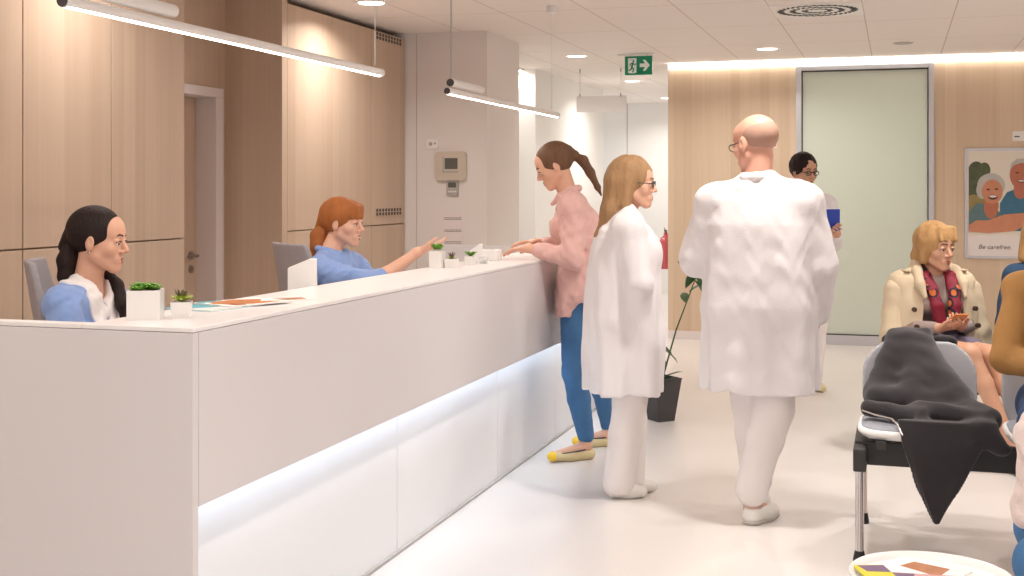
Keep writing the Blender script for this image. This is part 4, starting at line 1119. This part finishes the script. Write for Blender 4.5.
F.put(cap((0, -.105, .0), (0, -.12, -.03), .036, .03, fr=H), .02); F.wrinkle(.0015, 110, 2, (1, 1, .3)); F.mesh('hair', M['hair_red'], P)
F = Field(H.o - .27, H.o + .2, .004)
chain(F, [H.p(p) for p in ((.01, -.105, -.03), (.02, -.118, -.07), (.03, -.115, -.12), (.03, -.112, -.17), (.03, -.105, -.21))], [.030, .040, .038, .028, .010]); F.wrinkle(.004, 70, 2, (1, 1, .4)); F.mesh('ponytail', M['hair_red'], P)
bmz = BM(); bmesh.ops.create_uvsphere(bmz, u_segments=14, v_segments=10, radius=.03)
for v in bmz.verts: v.co = Vector(H.p((.005, -.115, -.028))) + v.co * .9
obj('hair_tie', bmz, M['hair_black'], P, smooth=True)
F = scrub_torso(P, J, H, M['scrub'], 1.18)
F.put(cap(J['er'], J['er'] + (J['wr'] - J['er']) * .12, .055, .050), .02)
F.cut(cap(J['nck'] + V3(0, .0, .03), H.o, .060, .06), .008); F.mesh('shirt', M['scrub'], P)
F = Field(J['nck'] - .15, J['nck'] + .15, .004)
for s in (-1, 1): chain(F, [J['nck'] + V3(s * .02, -.055, .03), J['nck'] + V3(s * .062, -.01, .02), J['nck'] + V3(s * .055, .045, -.01), J['nck'] + V3(s * .03, .085, -.055)], [.018, .019, .019, .012], .012)
F.mesh('collar', M['scrub'], P)
F = Field(*bounds([J['hl'], J['hr'], J['al'], J['ar'], J['kl']], .14, .05), .008)
for s in 'lr': leg_pants(F, J, s)
F.put(cap(J['hl'], J['hr'], .11), .04); F.mesh('trousers', M['trouser_w'], P)
for s in 'lr': wedge_shoe(P, 'shoe', J['a' + s] * V3(1, 1, 0) + V3(0, -.02, .035), J['t' + s], M['clog']).mesh('shoe', M['clog'], P)

# ---- 3 visitor in the pink blouse ------------------------------------------------
loc = (-1.61, 6.56, 0); rz = R(104); L = mover(loc, rz)
P = thing('person', 'brown-haired woman in a pink blouse and jeans standing at the counter', 'person', loc, rz, 'people in the clinic')
J = wj(L, pel=(-1.635, 6.57, .89), wst=(-1.63, 6.56, 1.06), chs=(-1.655, 6.56, 1.25), nck=(-1.71, 6.555, 1.415), sl=(-1.65, 6.40, 1.35), sr=(-1.73, 6.70, 1.36),
       el=(-1.625, 6.33, 1.09), er=(-1.69, 6.80, 1.12), wl=(-1.87, 6.335, 1.140), wr=(-1.92, 6.66, 1.155), hl=(-1.645, 6.49, .86), hr=(-1.63, 6.66, .86),
       kl=(-1.655, 6.47, .47), kr=(-1.585, 6.74, .47), al=(-1.605, 6.52, .095), ar=(-1.56, 6.88, .095), tl=(-1.755, 6.39, .03), tr=(-1.73, 6.82, .03))
J['fwd'] = V3(0, 1, 0)
H = Fr(L(-1.785, 6.54, 1.58), eul(6, -26, 0), 1.0)
hd = lambda p, q: unit(L(*q) - L(*p))
body(P, J, H, M['skin'], .0045, True, 0, [('l', hd((-1.805, 6.335, 1.145), (-1.98, 6.37, 1.13)), (0, .1, -1), .22, .06), ('r', hd((-1.86, 6.66, 1.16), (-2.0, 6.53, 1.17)), (-.3, .1, -1), .2, .06)], feet=True)
face_parts(P, H, M['lips_m'], M['brow'], .1, down=35)
F = Field(H.o - .18, H.o + .18, .004); hair_cap(F, H, .005, low=-.04); F.put(cap((0, -.10, .03), (0, -.125, .005), .04, .03, fr=H), .02); F.mesh('hair', M['hair_brown'], P)
a = H.p((0, -.125, .0)); F = Field(a - V3(.1, .25, .30), a + V3(.1, .1, .08), .004)
chain(F, [a, a + V3(0, -.045, -.025), a + V3(.0, -.085, -.09), a + V3(.0, -.125, -.17), a + V3(0, -.145, -.215)], [.022, .028, .024, .015, .005]); F.mesh('ponytail', M['hair_brown'], P)
F = Field(*bounds([J['pel'] - V3(0, 0, .12), J['nck'], J['sl'], J['sr'], J['el'], J['er'], J['wl'], J['wr']], .19), .006)
torso(F, J, .016, True)
F.put(loft([(.775, 0, .015, .205, .150), (.86, 0, .015, .205, .150), (.95, 0, .01, .195, .145), (1.06, 0, .01, .165, .125), (1.18, 0, .0, .160, .115)], p=2.2, fold=.010), .06)
for s in (-1, 1): F.cut(ell((s * .2, .0, .74), (.10, .10, .12)), .01)
for s in 'lr':
    F.put(cap(J['s' + s], J['e' + s], .062, .058), .03); F.put(cap(J['e' + s], J['e' + s] * .22 + J['w' + s] * .78, .060, .042), .02)
F.wrinkle(.0065, 46, 5, (1, 1, .8)); F.wrinkle(.003, 100, 7)
F.cut(cap(J['nck'] + V3(0, .01, .03), H.o, .060, .06), .008); F.mesh('blouse', M['blouse'], P)
F = Field(J['nck'] - .15, J['nck'] + .15, .004)
for s in (-1, 1): chain(F, [J['nck'] + V3(s * .012, -.058, .045), J['nck'] + V3(s * .058, -.01, .035), J['nck'] + V3(s * .050, .045, .0), J['nck'] + V3(s * .012, .085, -.04)], [.020, .020, .018, .012], .012)
F.mesh('collar', M['blouse'], P)
F = Field(*bounds([J['hl'] + V3(0, 0, .06), J['hr'], J['al'], J['ar'], J['kl'], J['kr']], .16, .05), .006)
for s in 'lr': leg_pants(F, J, s, (.092, .064, .060, .046), .030)
F.put(cap(J['hl'], J['hr'], .095), .04); F.put(ell(J['pel'] + V3(0, -.07, -.03), (.14, .075, .10)), .04); F.wrinkle(.003, 40, 6); F.mesh('jeans', M['jeans'], P)
for s in 'lr':
    hl_ = J['a' + s] * V3(1, 1, 0) + V3(0, -.02, .030); to_ = J['t' + s]; d = unit(to_ - hl_); d[2] = 0
    F = wedge_shoe(P, 'shoe', hl_, to_, None, .034, .0035); F.keep(lambda X, Y, Z: Z - .052)
    cz = hl_ * .5 + to_ * .5; F.cut(cap(hl_ + V3(0, 0, .045) + d * .01, cz + V3(0, 0, .048) + d * .025, .033, .026), .004)
    sh = F.mesh('shoe', M['shoe'], P)
    F = Field(to_ - .08, to_ + .08, .003); F.put(cap(to_ - d * .004, to_ + d * .002, .0285, .0255, wide=np.cross(d, WUP), ratio=1.18), .01); F.keep(lambda X, Y, Z, to_=to_, d=d: -((X - to_[0]) * d[0] + (Y - to_[1]) * d[1]) - .012); F.mesh('toe_cap', M['shoe_y'], sh)
    bm = BM(); sd = np.cross(d, WUP); pts = []
    for i in range(21):
        an = 2 * PI * i / 20; pts.append(cz + d * (.015 + .092 * math.cos(an)) - d * .02 + sd * .034 * math.sin(an) + V3(0, 0, .022 - .006 * math.cos(an)))
    tube(bm, pts, .0035, 8); obj('shoe_piping', bm, M['shoe_n'], sh, smooth=True)

# ---- 4 white-coated woman with long hair ----------------------------------------------
loc = (-1.24, 5.80, 0); rz = R(-72); L = mover(loc, rz)
P = thing('person', 'long-haired woman in glasses and white coat walking past the counter', 'person', loc, rz, 'people in the clinic')
J = dict(pel=V3(0, -.02, .86), wst=V3(0, -.01, 1.0), chs=V3(0, .0, 1.18), nck=V3(0, .01, 1.33), sl=V3(-.165, 0, 1.27), sr=V3(.165, 0, 1.27),
         el=V3(-.21, -.06, 1.02), er=V3(.215, .05, 1.02), wl=V3(-.19, .10, .86), wr=V3(.15, .05, .85), hl=V3(-.085, 0, .82), hr=V3(.085, 0, .82),
         kl=V3(-.065, .04, .46), kr=V3(.065, .02, .46), al=V3(-.05, .03, .085), ar=V3(.05, -.03, .085), tl=V3(-.06, .14, .03), tr=V3(.05, .08, .03), fwd=V3(0, 1, 0))
H = Fr((0, .045, 1.48), eul(-14, -2, 0), 1.0)
body(P, J, H, M['skin'], .0045, True, 0, [('l', (0, .4, -1), (1, 0, 0), .3, .03), ('r', (-.2, .1, -1), (-1, 0, 0), .4, .03)])
face_parts(P, H, M['lips_m'], M['brow_l'], .1, down=5); glasses(P, H, M['black'], .0022)
F = Field(H.o - V3(.2, .28, .46), H.o + V3(.2, .2, .18), .0045)
hair_cap(F, H, .012, low=-.10)
for s in (-1, 1): F.put(cap((s * .062, -.015, .01), (s * .078, -.03, -.10), .036, .034, fr=H), .02)
F.put(cap((0, -.075, .0), (0, -.085, -.14), .065, .062, wide=(1, 0, 0), ratio=1.35, fr=H), .03)
F.put(cap((.01, -.085, -.14), (.015, -.125, -.26), .060, .046, wide=(1, 0, 0), ratio=1.6, fr=H), .03); F.put(cap((.015, -.125, -.26), (.02, -.13, -.37), .046, .016, wide=(1, 0, 0), ratio=1.6, fr=H), .03)
F.wrinkle(.003, 80, 2, (1, 1, .12)); F.mesh('hair', M['hair_ash'], P)
F = Field(*bounds([J['nck'], J['sl'], J['sr'], J['el'], J['er'], J['wl'], J['wr'], V3(0, 0, .5)], .24), .0065)
torso(F, J, .022, True)
F.put(loft([(.50, 0, .0, .215, .185), (.75, 0, .0, .21, .185), (.98, 0, -.01, .20, .175), (1.15, 0, .0, .195, .160), (1.24, 0, 0, .15, .10)], p=2.3, fold=.014, nf=6), .07)
for s in 'lr': F.put(cap(J['s' + s], J['e' + s], .066, .064), .03); F.put(cap(J['e' + s], J['e' + s] * .12 + J['w' + s] * .88, .063, .050), .02)
F.wrinkle(.009, 28, 8, (1, 1, .25)); F.wrinkle(.003, 45, 9, (1, 1, .6)); F.cut(cap(J['nck'] + V3(0, .02, .03), H.o, .060, .06), .008); F.mesh('coat', M['coat_w'], P)
F = Field(*bounds([J['hl'], J['hr'], J['al'], J['ar'], J['kl'], J['kr']], .15, .02), .007)
for s in 'lr': leg_pants(F, J, s, (.095, .080, .078, .074), -.02)
F.put(cap(J['hl'], J['hr'], .1), .04); F.wrinkle(.004, 20, 9, (1, 1, .5)); F.mesh('trousers', M['trouser_w'], P)
for s in 'lr': wedge_shoe(P, 'shoe', J['a' + s] * V3(1, 1, 0) + V3(0, -.02, .036), J['t' + s], None, .037).mesh('shoe', M['clog'], P)

# ---- 5 bald doctor seen from behind ------------------------------------------------------
loc = (-.575, 5.53, 0); rz = R(4); L = mover(loc, rz)
P = thing('person', 'bald man in a white coat and glasses walking away from the camera', 'person', loc, rz, 'people in the clinic')
J = dict(pel=V3(0, -.01, .94), wst=V3(0, 0, 1.10), chs=V3(-.005, .0, 1.30), nck=V3(-.01, .0, 1.475), sl=V3(-.195, 0, 1.40), sr=V3(.185, 0, 1.395),
         el=V3(-.275, .05, 1.145), er=V3(.255, .02, 1.115), wl=V3(-.19, .27, 1.08), wr=V3(.235, .13, .87), hl=V3(-.09, 0, .90), hr=V3(.08, 0, .90),
         kl=V3(-.04, .10, .50), kr=V3(.055, -.01, .50), al=V3(-.02, .16, .10), ar=V3(-.03, -.04, .095), tl=V3(.0, .31, .03), tr=V3(.05, .085, .03), fwd=V3(0, 1, 0))
H = Fr((-.02, .03, 1.655), eul(48, -10, 0), 1.08)
body(P, J, H, M['skin_man'], .0045, False, 0, [('l', (.5, .8, .1), (.4, 0, -1), .5, .03), ('r', (0, .35, -1), (-1, 0, 0), .45, .02)], arm=(.048, .040, .027))
face_parts(P, H, M['lips_m'], M['brow'], 0, down=5); glasses(P, H, M['dark'], .0022)
F = Field(H.o - .16, H.o + .16, .004)
F.put(ell((0, -.016, .030), (.0755, .0965, .078), fr=H), .01); F.cut(ell((0, .07, .07), (.10, .115, .10), fr=H), .01); F.cut(ell((0, .03, -.115), (.12, .11, .075), fr=H), .01); F.cut(ell((0, -.01, .14), (.12, .12, .075), fr=H), .01)
F.mesh('hair', M['hair_grey'], P)
F = Field(*bounds([J['nck'], J['sl'], J['sr'], J['el'], J['er'], J['wl'], J['wr'], V3(0, 0, .55)], .25), .0065)
torso(F, J, .030, False)
F.put(loft([(.575, .0, .01, .240, .170), (.80, .0, .01, .240, .170), (1.05, -.005, .0, .225, .158), (1.22, -.005, .0, .212, .142), (1.34, -.005, 0, .18, .105), (1.42, -.005, 0, .11, .05)], p=2.4, fold=.014, nf=5, ph=1), .09)
for s in 'lr': F.put(cap(J['s' + s], J['e' + s], .074, .078), .03); F.put(cap(J['e' + s], J['e' + s] * (.35 if s == 'l' else .18) + J['w' + s] * (.65 if s == 'l' else .82), .076, .062), .02)
F.cut(cap((0, -.20, .50), (0, -.20, .86), .012, .004), .02)
F.wrinkle(.009, 22, 12, (1, 1, .18)); F.wrinkle(.003, 55, 5, (1, 1, .5)); F.cut(cap(J['nck'] + V3(0, .01, .035), H.o, .066, .065), .008); F.mesh('coat', M['coat_w'], P)
F = Field(J['nck'] - .16, J['nck'] + .16, .004)
for s in (-1, 1): chain(F, [J['nck'] + V3(0, -.072, .030), J['nck'] + V3(s * .05, -.052, .028), J['nck'] + V3(s * .074, .0, .015), J['nck'] + V3(s * .06, .06, -.02)], [.022, .022, .02, .015], .012)
F.mesh('collar', M['coat_w'], P)
F = Field(*bounds([J['hl'], J['hr'], J['al'], J['ar'], J['kl'], J['kr']], .15, .02), .007)
for s in 'lr': leg_pants(F, J, s, (.105, .088, .080, .072), .045)
F.put(cap(J['hl'], J['hr'], .11), .04); F.wrinkle(.006, 18, 9, (1, 1, .5)); F.mesh('trousers', M['trouser_w'], P)
for s in 'lr':
    hl_ = J['a' + s] * V3(1, 1, 0) + V3(0, -.015, .036)
    F = Field(J['a' + s] - .1, J['a' + s] + .1, .005); F.put(cap(J['a' + s] + V3(0, 0, .03), J['a' + s] + V3(0, .01, -.04), .042, .040), .01); F.mesh('sock', M['sock'], P)
    F = wedge_shoe(P, 'shoe', hl_, J['t' + s], None, .042); F.keep(lambda X, Y, Z: Z - .066); sh = F.mesh('shoe', M['clog'], P)
    F = wedge_shoe(P, 'sole', hl_ * V3(1, 1, 0) + V3(0, 0, .020), J['t' + s] * V3(1, 1, 0) + V3(0, 0, .02), None, .045); F.keep(lambda X, Y, Z: Z - .018); F.mesh('sole', M['sole'], sh)

# ---- 6 man with the blue folder --------------------------------------------------------------
loc = (-.655, 9.25, 0); rz = R(205); L = mover(loc, rz)
P = thing('person', 'dark-haired man in glasses carrying a blue folder, half hidden by the doctor', 'person', loc, rz, 'people in the clinic')
J = dict(pel=V3(0, 0, .88), wst=V3(0, 0, 1.03), chs=V3(0, .0, 1.23), nck=V3(0, .01, 1.41), sl=V3(.18, 0, 1.34) * V3(-1, 1, 1), sr=V3(.18, 0, 1.34),
         el=V3(-.235, .0, 1.07), er=V3(.235, -.01, 1.07), wl=V3(-.17, .22, 1.14), wr=V3(.21, .12, .86), hl=V3(-.09, 0, .86), hr=V3(.09, 0, .86),
         kl=V3(-.08, .06, .48), kr=V3(.08, -.04, .48), al=V3(-.08, .0, .09), ar=V3(.08, -.12, .09), tl=V3(-.09, .14, .03), tr=V3(.09, .02, .03), fwd=V3(0, 1, 0))
H = Fr((0, .03, 1.585), eul(14, -8, 0), 1.03)
body(P, J, H, M['skin_tan'], .005, False, .3, [('l', (.5, .6, .5), (0, 1, 0), .7, .03), ('r', (0, .35, -1), (-1, 0, 0), .4, .02)])
face_parts(P, H, M['lips_m'], M['brow'], .3, down=5); glasses(P, H, M['black'], .0028)
F = Field(H.o - .17, H.o + .17, .0045); hair_cap(F, H, .010, low=-.02, hairline=.066); F.wrinkle(.003, 90, 2); F.mesh('hair', M['hair_black'], P)
F = Field(*bounds([J['nck'], J['sl'], J['sr'], J['el'], J['er'], J['wl'], J['wr'], V3(0, 0, .65)], .22), .008)
torso(F, J, .024, False)
F.put(loft([(.62, .0, .0, .205, .15), (.9, 0, 0, .20, .145), (1.2, 0, 0, .20, .14), (1.32, 0, 0, .17, .10)], p=2.4, fold=.008, nf=5), .03)
for s in 'lr': F.put(cap(J['s' + s], J['e' + s], .066, .064), .03); F.put(cap(J['e' + s], J['e' + s] * .2 + J['w' + s] * .8, .062, .05), .02)
F.wrinkle(.004, 20, 14, (1, 1, .5)); F.cut(cap(J['nck'] + V3(0, .03, .03), H.o, .060, .06), .008); F.mesh('coat', M['coat_w'], P)
F = Field(*bounds([J['hl'], J['hr'], J['al'], J['ar'], J['kl'], J['kr']], .15, .02), .008)
for s in 'lr': leg_pants(F, J, s, (.10, .076, .072, .066), .0)
F.put(cap(J['hl'], J['hr'], .1), .04); F.mesh('trousers', M['trouser_w'], P)
for s in 'lr': wedge_shoe(P, 'shoe', J['a' + s] * V3(1, 1, 0) + V3(0, -.02, .036), J['t' + s], None, .038, .005).mesh('shoe', M['shoe'], P)
fo = thing('folder', 'royal blue folder held against the chest of the far man', 'folder', (-.655 + .18, 9.25 - .235, 1.17), R(40), None)
obj('cover', box(-.11, .11, -.010, .010, -.01, .145), M['blue_folder'], fo, .002); obj('papers', box(-.104, .112, -.006, .006, .0, .150), M['paper'], fo)

# ---- 7 woman in the trench coat --------------------------------------------------------------
loc = (.19, 7.30, 0); rz = R(207); L = mover(loc, rz)
P = thing('person', 'seated blond woman in a trench coat and patterned scarf holding a phone', 'person', loc, rz, 'people in the clinic')
J = dict(pel=V3(0, -.02, .57), wst=V3(0, -.04, .70), chs=V3(0, -.02, .84), nck=V3(0, .0, .985), sl=V3(-.165, 0, .925), sr=V3(.165, 0, .925),
         el=V3(-.215, .03, .69), er=V3(.215, .03, .69), wl=V3(-.045, .215, .715), wr=V3(.075, .205, .705), hl=V3(-.08, .02, .56), hr=V3(.08, .02, .56),
         kl=V3(-.09, .45, .585), kr=V3(.04, .46, .60), al=V3(-.20, .62, .16), ar=V3(-.12, .60, .13), tl=V3(-.24, .74, .05), tr=V3(-.15, .73, .04), fwd=V3(0, 1, 0))
H = Fr((0, .035, 1.130), eul(14, -4, 0), 1.06)
body(P, J, H, M['skin_tan'], .0045, True, 0, [('l', (.7, .7, .15), (.3, -.2, 1), .6, .02), ('r', (-.7, .7, .15), (-.3, -.2, 1), .6, .02)])
face_parts(P, H, M['lips'], M['brow'], 0, down=5)
F = Field(H.o - .19, H.o + .19, .0045)
hair_cap(F, H, .014, low=-.03, hairline=.056)
for s in (-1, 1): F.put(cap((s * .066, .0, .03), (s * .076, -.005, -.062), .034, .026, fr=H), .02)
for x in (-.05, -.025, .005, .03): F.put(cap((x, .055, .10), (x * 1.2 + .01, .090, .048), .020, .009, fr=H), .014)
F.put(cap((-.03, -.08, .02), (.03, -.08, -.05), .052, .050, fr=H), .03)
F.wrinkle(.003, 80, 2, (1, 1, .3)); F.mesh('hair', M['hair_blond'], P)
F = Field(*bounds([J['pel'], J['nck'], J['sl'], J['sr'], J['el'], J['er'], J['wl'], J['wr']], .17), .006)
torso(F, J, .008, True)
for s in 'lr': F.put(cap(J['s' + s], J['e' + s], .052, .046), .03); F.put(cap(J['e' + s], J['e' + s] * .12 + J['w' + s] * .88, .046, .034), .02)
F.wrinkle(.003, 30, 3); F.cut(cap(J['nck'] + V3(0, .02, .03), H.o, .056, .06), .008); F.mesh('sweater', M['taupe'], P)
F = Field(*bounds([J['hl'], J['hr'], J['kl'], J['kr']], .17), .007)
for s in 'lr': F.put(cap(J['h' + s], J['h' + s] * .45 + J['k' + s] * .55, .108, .084), .04)
F.put(cap(J['hl'], J['hr'], .12), .04); F.mesh('skirt', M['skirt'], P)
for s in 'lr': wedge_shoe(P, 'shoe', J['a' + s] * V3(1, 1, 0) + V3(0, -.02, .036), J['t' + s], None, .034, .005).mesh('shoe', M['black_shoe'], P)
# scarf: two hanging tails and the loop round the neck
F = Field((-.16, -.12, .66), (.16, .26, 1.08), .0045)
for s in (-1, 1):
    chain(F, [V3(s * .02, -.060, 1.02), V3(s * .066, -.01, 1.015), V3(s * .072, .055, .975), V3(s * .064, .115, .90), V3(s * .050, .145, .82), V3(s * .038, .15, .735)], [.018, .022, .024, .024, .026, .026], .012, wide=(1, 0, 0), ratio=1.35)
F.wrinkle(.0035, 60, 7, (1, 1, .3)); F.keep(lambda X, Y, Z: .715 - Z + 0 * X); F.mesh('scarf', scarf_mat(), P)
# trench coat draped over the shoulders, open at the front, empty sleeves
F = Field((-.36, -.26, .42), (.36, .28, 1.10), .006)
F.put(cap(J['sl'] + V3(-.015, -.01, 0), J['sr'] + V3(.015, -.01, 0), .078, .078), .03)
F.put(cap(J['nck'] + V3(0, -.02, 0), J['chs'], .09, .13, wide=(1, 0, 0), ratio=1.5), .04)
F.put(loft([(.47, 0, -.04, .265, .17), (.62, 0, -.03, .270, .185), (.75, 0, -.02, .265, .165), (.88, 0, -.01, .245, .135), (.96, 0, -.01, .20, .10)], p=2.4, fold=.010, nf=6), .03)
F.wrinkle(.004, 22, 4, (1, 1, .6))
F.cut(loft([(.40, 0, .14, .150, .21), (.60, 0, .14, .145, .21), (.80, 0, .12, .115, .17), (.95, 0, .09, .085, .13), (1.10, 0, .06, .075, .12)]), .01)
F.cut(ell((0, .0, .70), (.20, .085, .20)), .01); F.cut(cap((0, .02, .9), H.o, .075, .08), .01)
tc = F.mesh('trench_coat', M['trench'], P)
for s in (-1, 1):
    F = Field(V3(s * .26, .02, .62) - V3(.13, .16, .25), V3(s * .26, .02, .62) + V3(.13, .16, .35), .006)
    F.put(cap((s * .225, .0, .90), (s * .262, .03, .66), .058, .062), .02); F.put(cap((s * .262, .03, .66), (s * .268, .075, .46), .062, .052), .02); F.wrinkle(.004, 30, 5)
    F.mesh('coat_sleeve', M['trench'], P)
    F = Field((-.2, -.12, .84), (.2, .22, 1.10), .0045)
    chain(F, [V3(s * .02, -.085, 1.03), V3(s * .085, -.04, 1.035), V3(s * .115, .04, .995), V3(s * .128, .10, .93), V3(s * .118, .135, .87)], [.022, .024, .028, .026, .012], .015, wide=(0, 0, 1), ratio=1.3)
    F.mesh('coat_collar', M['trench'], P)
    for z, y in ((.80, .128), (.71, .155), (.62, .165)):
        bm = BM(); tube(bm, [(s * .178, y - .004, z), (s * .182, y + .014, z)], .013, 14); obj('button', bm, M['brow'], tc, smooth=True)
    bx_ = BM(); bx(bx_, s * .17 - .018, s * .17 + .018, -.03, .05, 1.0, 1.010); obj('epaulette', bx_, M['trench'], tc, .003)
ph = thing('phone', 'phone in an open tan case held in the hands of the trench-coated woman', 'phone', tuple(np.array([.19, 7.30, 0]) + np.array(Matrix.Rotation(rz, 3, 'Z') @ Vector((.012, .272, .752)))), rz)
ph.rotation_euler = (R(35), 0, rz)
obj('phone_case', box(-.040, .040, -.07, .07, -.005, .003), M['orange'], ph, .002); obj('screen', box(-.034, .034, -.062, .062, .003, .0042), M['black'], ph)

# ---- 8 man in the mustard sweater (only his right side is in the frame) ------------------------
def seated(P, H, skin, hair, top, trou, J, hands, top_g=.014, hair_g=.01, fem=False, shoe='black_shoe', sleeve=.9, bob=False, wr=(.005, 20), tn='sweater'):
    body(P, J, H, skin, .0055, fem, 0, hands); face_parts(P, H, M['lips_m'], M['brow'], 0, down=10)
    F = Field(H.o - .20, H.o + .20, .005); hair_cap(F, H, hair_g, low=-.03 if not bob else -.09)
    if bob:
        for s in (-1, 1): F.put(cap((s * .068, -.01, .02), (s * .085, -.01, -.10), .036, .034, fr=H), .02)
        F.put(cap((0, -.08, .0), (0, -.085, -.12), .055, .055, wide=(1, 0, 0), ratio=1.4, fr=H), .03)
    F.wrinkle(.003, 80, 2, (1, 1, .3)); F.mesh('hair', hair, P)
    F = Field(*bounds([J['pel'], J['nck'], J['sl'], J['sr'], J['el'], J['er'], J['wl'], J['wr']], .2), .0065)
    torso(F, J, top_g, fem)
    for s in 'lr': F.put(cap(J['s' + s], J['e' + s], .066, .062), .03); F.put(cap(J['e' + s], J['e' + s] * (1 - sleeve) + J['w' + s] * sleeve, .060, .043), .02)
    F.wrinkle(wr[0], wr[1], 3); F.cut(cap(J['nck'] + V3(0, .02, .035), H.o, .060, .065), .008); F.mesh(tn, top, P)
    F = Field(*bounds([J['hl'], J['hr'], J['kl'], J['kr'], J['al'], J['ar']], .15, .03), .0075)
    for s in 'lr': leg_pants(F, J, s, (.100, .078, .070, .062))
    F.put(cap(J['hl'], J['hr'], .11), .04); F.wrinkle(.004, 24, 6); F.mesh('jeans', trou, P)
    for s in 'lr': wedge_shoe(P, 'shoe', J['a' + s] * V3(1, 1, 0) + V3(0, -.02, .036), J['t' + s], None, .038, .005).mesh('shoe', M[shoe], P)
loc = (.66, 5.40, 0)
P = thing('person', 'person in a mustard sweater and dark jeans at the right edge, beside the jacket', 'person', loc, R(180), 'people in the clinic')
J = dict(pel=V3(0, -.02, .60), wst=V3(0, -.02, .76), chs=V3(0, .0, .96), nck=V3(0, .03, 1.13), sl=V3(-.185, .02, 1.05), sr=V3(.185, .02, 1.05),
         el=V3(-.235, .12, .78), er=V3(.245, .12, .78), wl=V3(.0, .33, .72), wr=V3(.03, .33, .76), hl=V3(-.09, .02, .59), hr=V3(.09, .02, .59),
         kl=V3(-.12, .47, .585), kr=V3(.155, .46, .585), al=V3(-.12, .52, .10), ar=V3(.06, .52, .10), tl=V3(-.13, .68, .03), tr=V3(.06, .68, .03), fwd=V3(0, 1, 0))
seated(P, Fr((0, .07, 1.30), eul(0, -8, 0), 1.05), M['skin_man'], M['hair_brown'], M['mustard'], M['jeans_d'], J, [('l', (.8, .3, -.1), (0, 0, -1), .3, .03), ('r', (-.9, .3, -.1), (0, 0, -1), .3, .03)], .018)
loc = (.80, 7.34, 0)
P = thing('person', 'person in a petrol blue top behind the mustard sweater, at the right edge', 'person', loc, R(180), 'people in the clinic')
J2 = dict(J, nck=V3(0, .02, 1.04), chs=V3(0, .0, .90), sl=V3(-.18, .02, .975), sr=V3(.18, .02, .975), el=V3(-.23, .1, .72), er=V3(.23, .1, .72))
seated(P, Fr((.045, .05, 1.19), eul(0, -5, 0), 1.05), M['skin_tan'], M['hair_blond'], M['navy'], M['jeans_d'], J2, [('l', (.8, .3, -.1), (0, 0, -1), .3, .03), ('r', (-.9, .3, -.1), (0, 0, -1), .3, .03)], .016, .018, True, bob=True)
# ---- 10 nearest person, knit sleeve and jeans at the right edge ----------------------------------
loc = (.90, 3.98, 0); rz = R(97); L = mover(loc, rz)
P = thing('person', 'nearest seated person at the lower right edge, pale knit sleeve and jeans', 'person', (.892, 3.98, 0), rz, 'people in the clinic')
J = dict(pel=V3(0, -.05, .57), wst=V3(0, .05, .70), chs=V3(0, .18, .84), nck=V3(0, .30, .95), sl=V3(-.16, .27, .89), sr=V3(.16, .27, .89),
         el=L(.40, 3.87, .74), er=L(.44, 4.16, .72), wl=L(.372, 3.90, .515), wr=L(.42, 4.08, .52), hl=V3(-.09, 0, .55), hr=V3(.09, 0, .55),
         kl=L(.41, 3.90, .365), kr=L(.43, 4.12, .41), al=V3(-.13, .40, .10), ar=V3(.13, .36, .10), tl=V3(-.13, .50, .03), tr=V3(.13, .50, .03), fwd=V3(0, .8, -.5))
seated(P, Fr((0, .42, 1.10), eul(0, -20, 0), 1.0), M['skin'], M['hair_brown'], M['knit'], M['jeans'], J, [('l', (1, -.2, -.1), (0, 0, -1), .3, .03), ('r', (-1, -.2, -.1), (0, 0, -1), .3, .03)], .016, fem=True, bob=True, wr=(.009, 45), sleeve=1.0)

# ---- black jacket lying over the first seat -----------------------------------------------------
jk = thing('jacket', 'black fleece jacket thrown over the back and seat of the front bench', 'jacket', (.09, 5.33, 0))
F = Field((-.32, -.40, .12), (.44, .44, .92), .006)
F.put(cap((-.10, .325, .822), (.03, .325, .825), .030, .030), .03)
F.put(cap((-.09, .285, .79), (-.16, .12, .60), .040, .050, wide=(1, 0, 0), ratio=1.3), .05)
F.put(cap((-.02, .28, .79), (.0, .10, .62), .050, .070, wide=(1, 0, 0), ratio=1.3), .05)
F.put(cap((.02, .27, .77), (.14, .05, .60), .045, .060, wide=(1, 0, 0), ratio=1.2), .05)
F.put(cap((-.16, .05, .575), (.14, .00, .575), .050, .050), .06)
F.put(cap((-.20, -.04, .56), (.0, -.17, .55), .036, .036), .05)
F.put(cap((.0, -.10, .565), (.22, -.18, .55), .046, .040), .05)
F.put(cap((.14, .02, .585), (.26, -.15, .56), .045, .040), .04)
F.put(cap((.0, .0, .54), (.22, -.12, .54), .05, .05), .04)
F.put(cap((.22, -.24, .535), (.285, -.255, .46), .034, .024, wide=(1, 0, 0), ratio=1.5), .04)
F.wrinkle(.006, 19, 21); F.wrinkle(.0025, 42, 5)
F.put(loft([(.165, .055, -.285, .006, .010), (.25, .055, -.285, .050, .014), (.36, .065, -.28, .105, .018), (.46, .075, -.272, .150, .022), (.555, .085, -.240, .175, .030)], p=2.2, fold=.003, nf=4), .03)
F.mesh('cloth', M['jacket'], jk)
bm = BM(); tube(bm, [(-.225, -.07, .552), (-.17, -.13, .546), (-.11, -.19, .545), (-.085, -.245, .53), (-.07, -.285, .50)], .0032, 8); obj('zipper', bm, M['zip'], jk, smooth=True)
F = Field((-.3, .20, .30), (.4, .50, .86), .007)
F.put(cap((-.09, .335, .80), (-.10, .40, .50), .028, .022, wide=(1, 0, 0), ratio=2.2), .03); F.put(cap((.10, .335, .80), (.10, .40, .46), .028, .022, wide=(1, 0, 0), ratio=2.2), .03)
F.wrinkle(.005, 25, 2); F.mesh('hanging_sleeve', M['jacket'], jk)
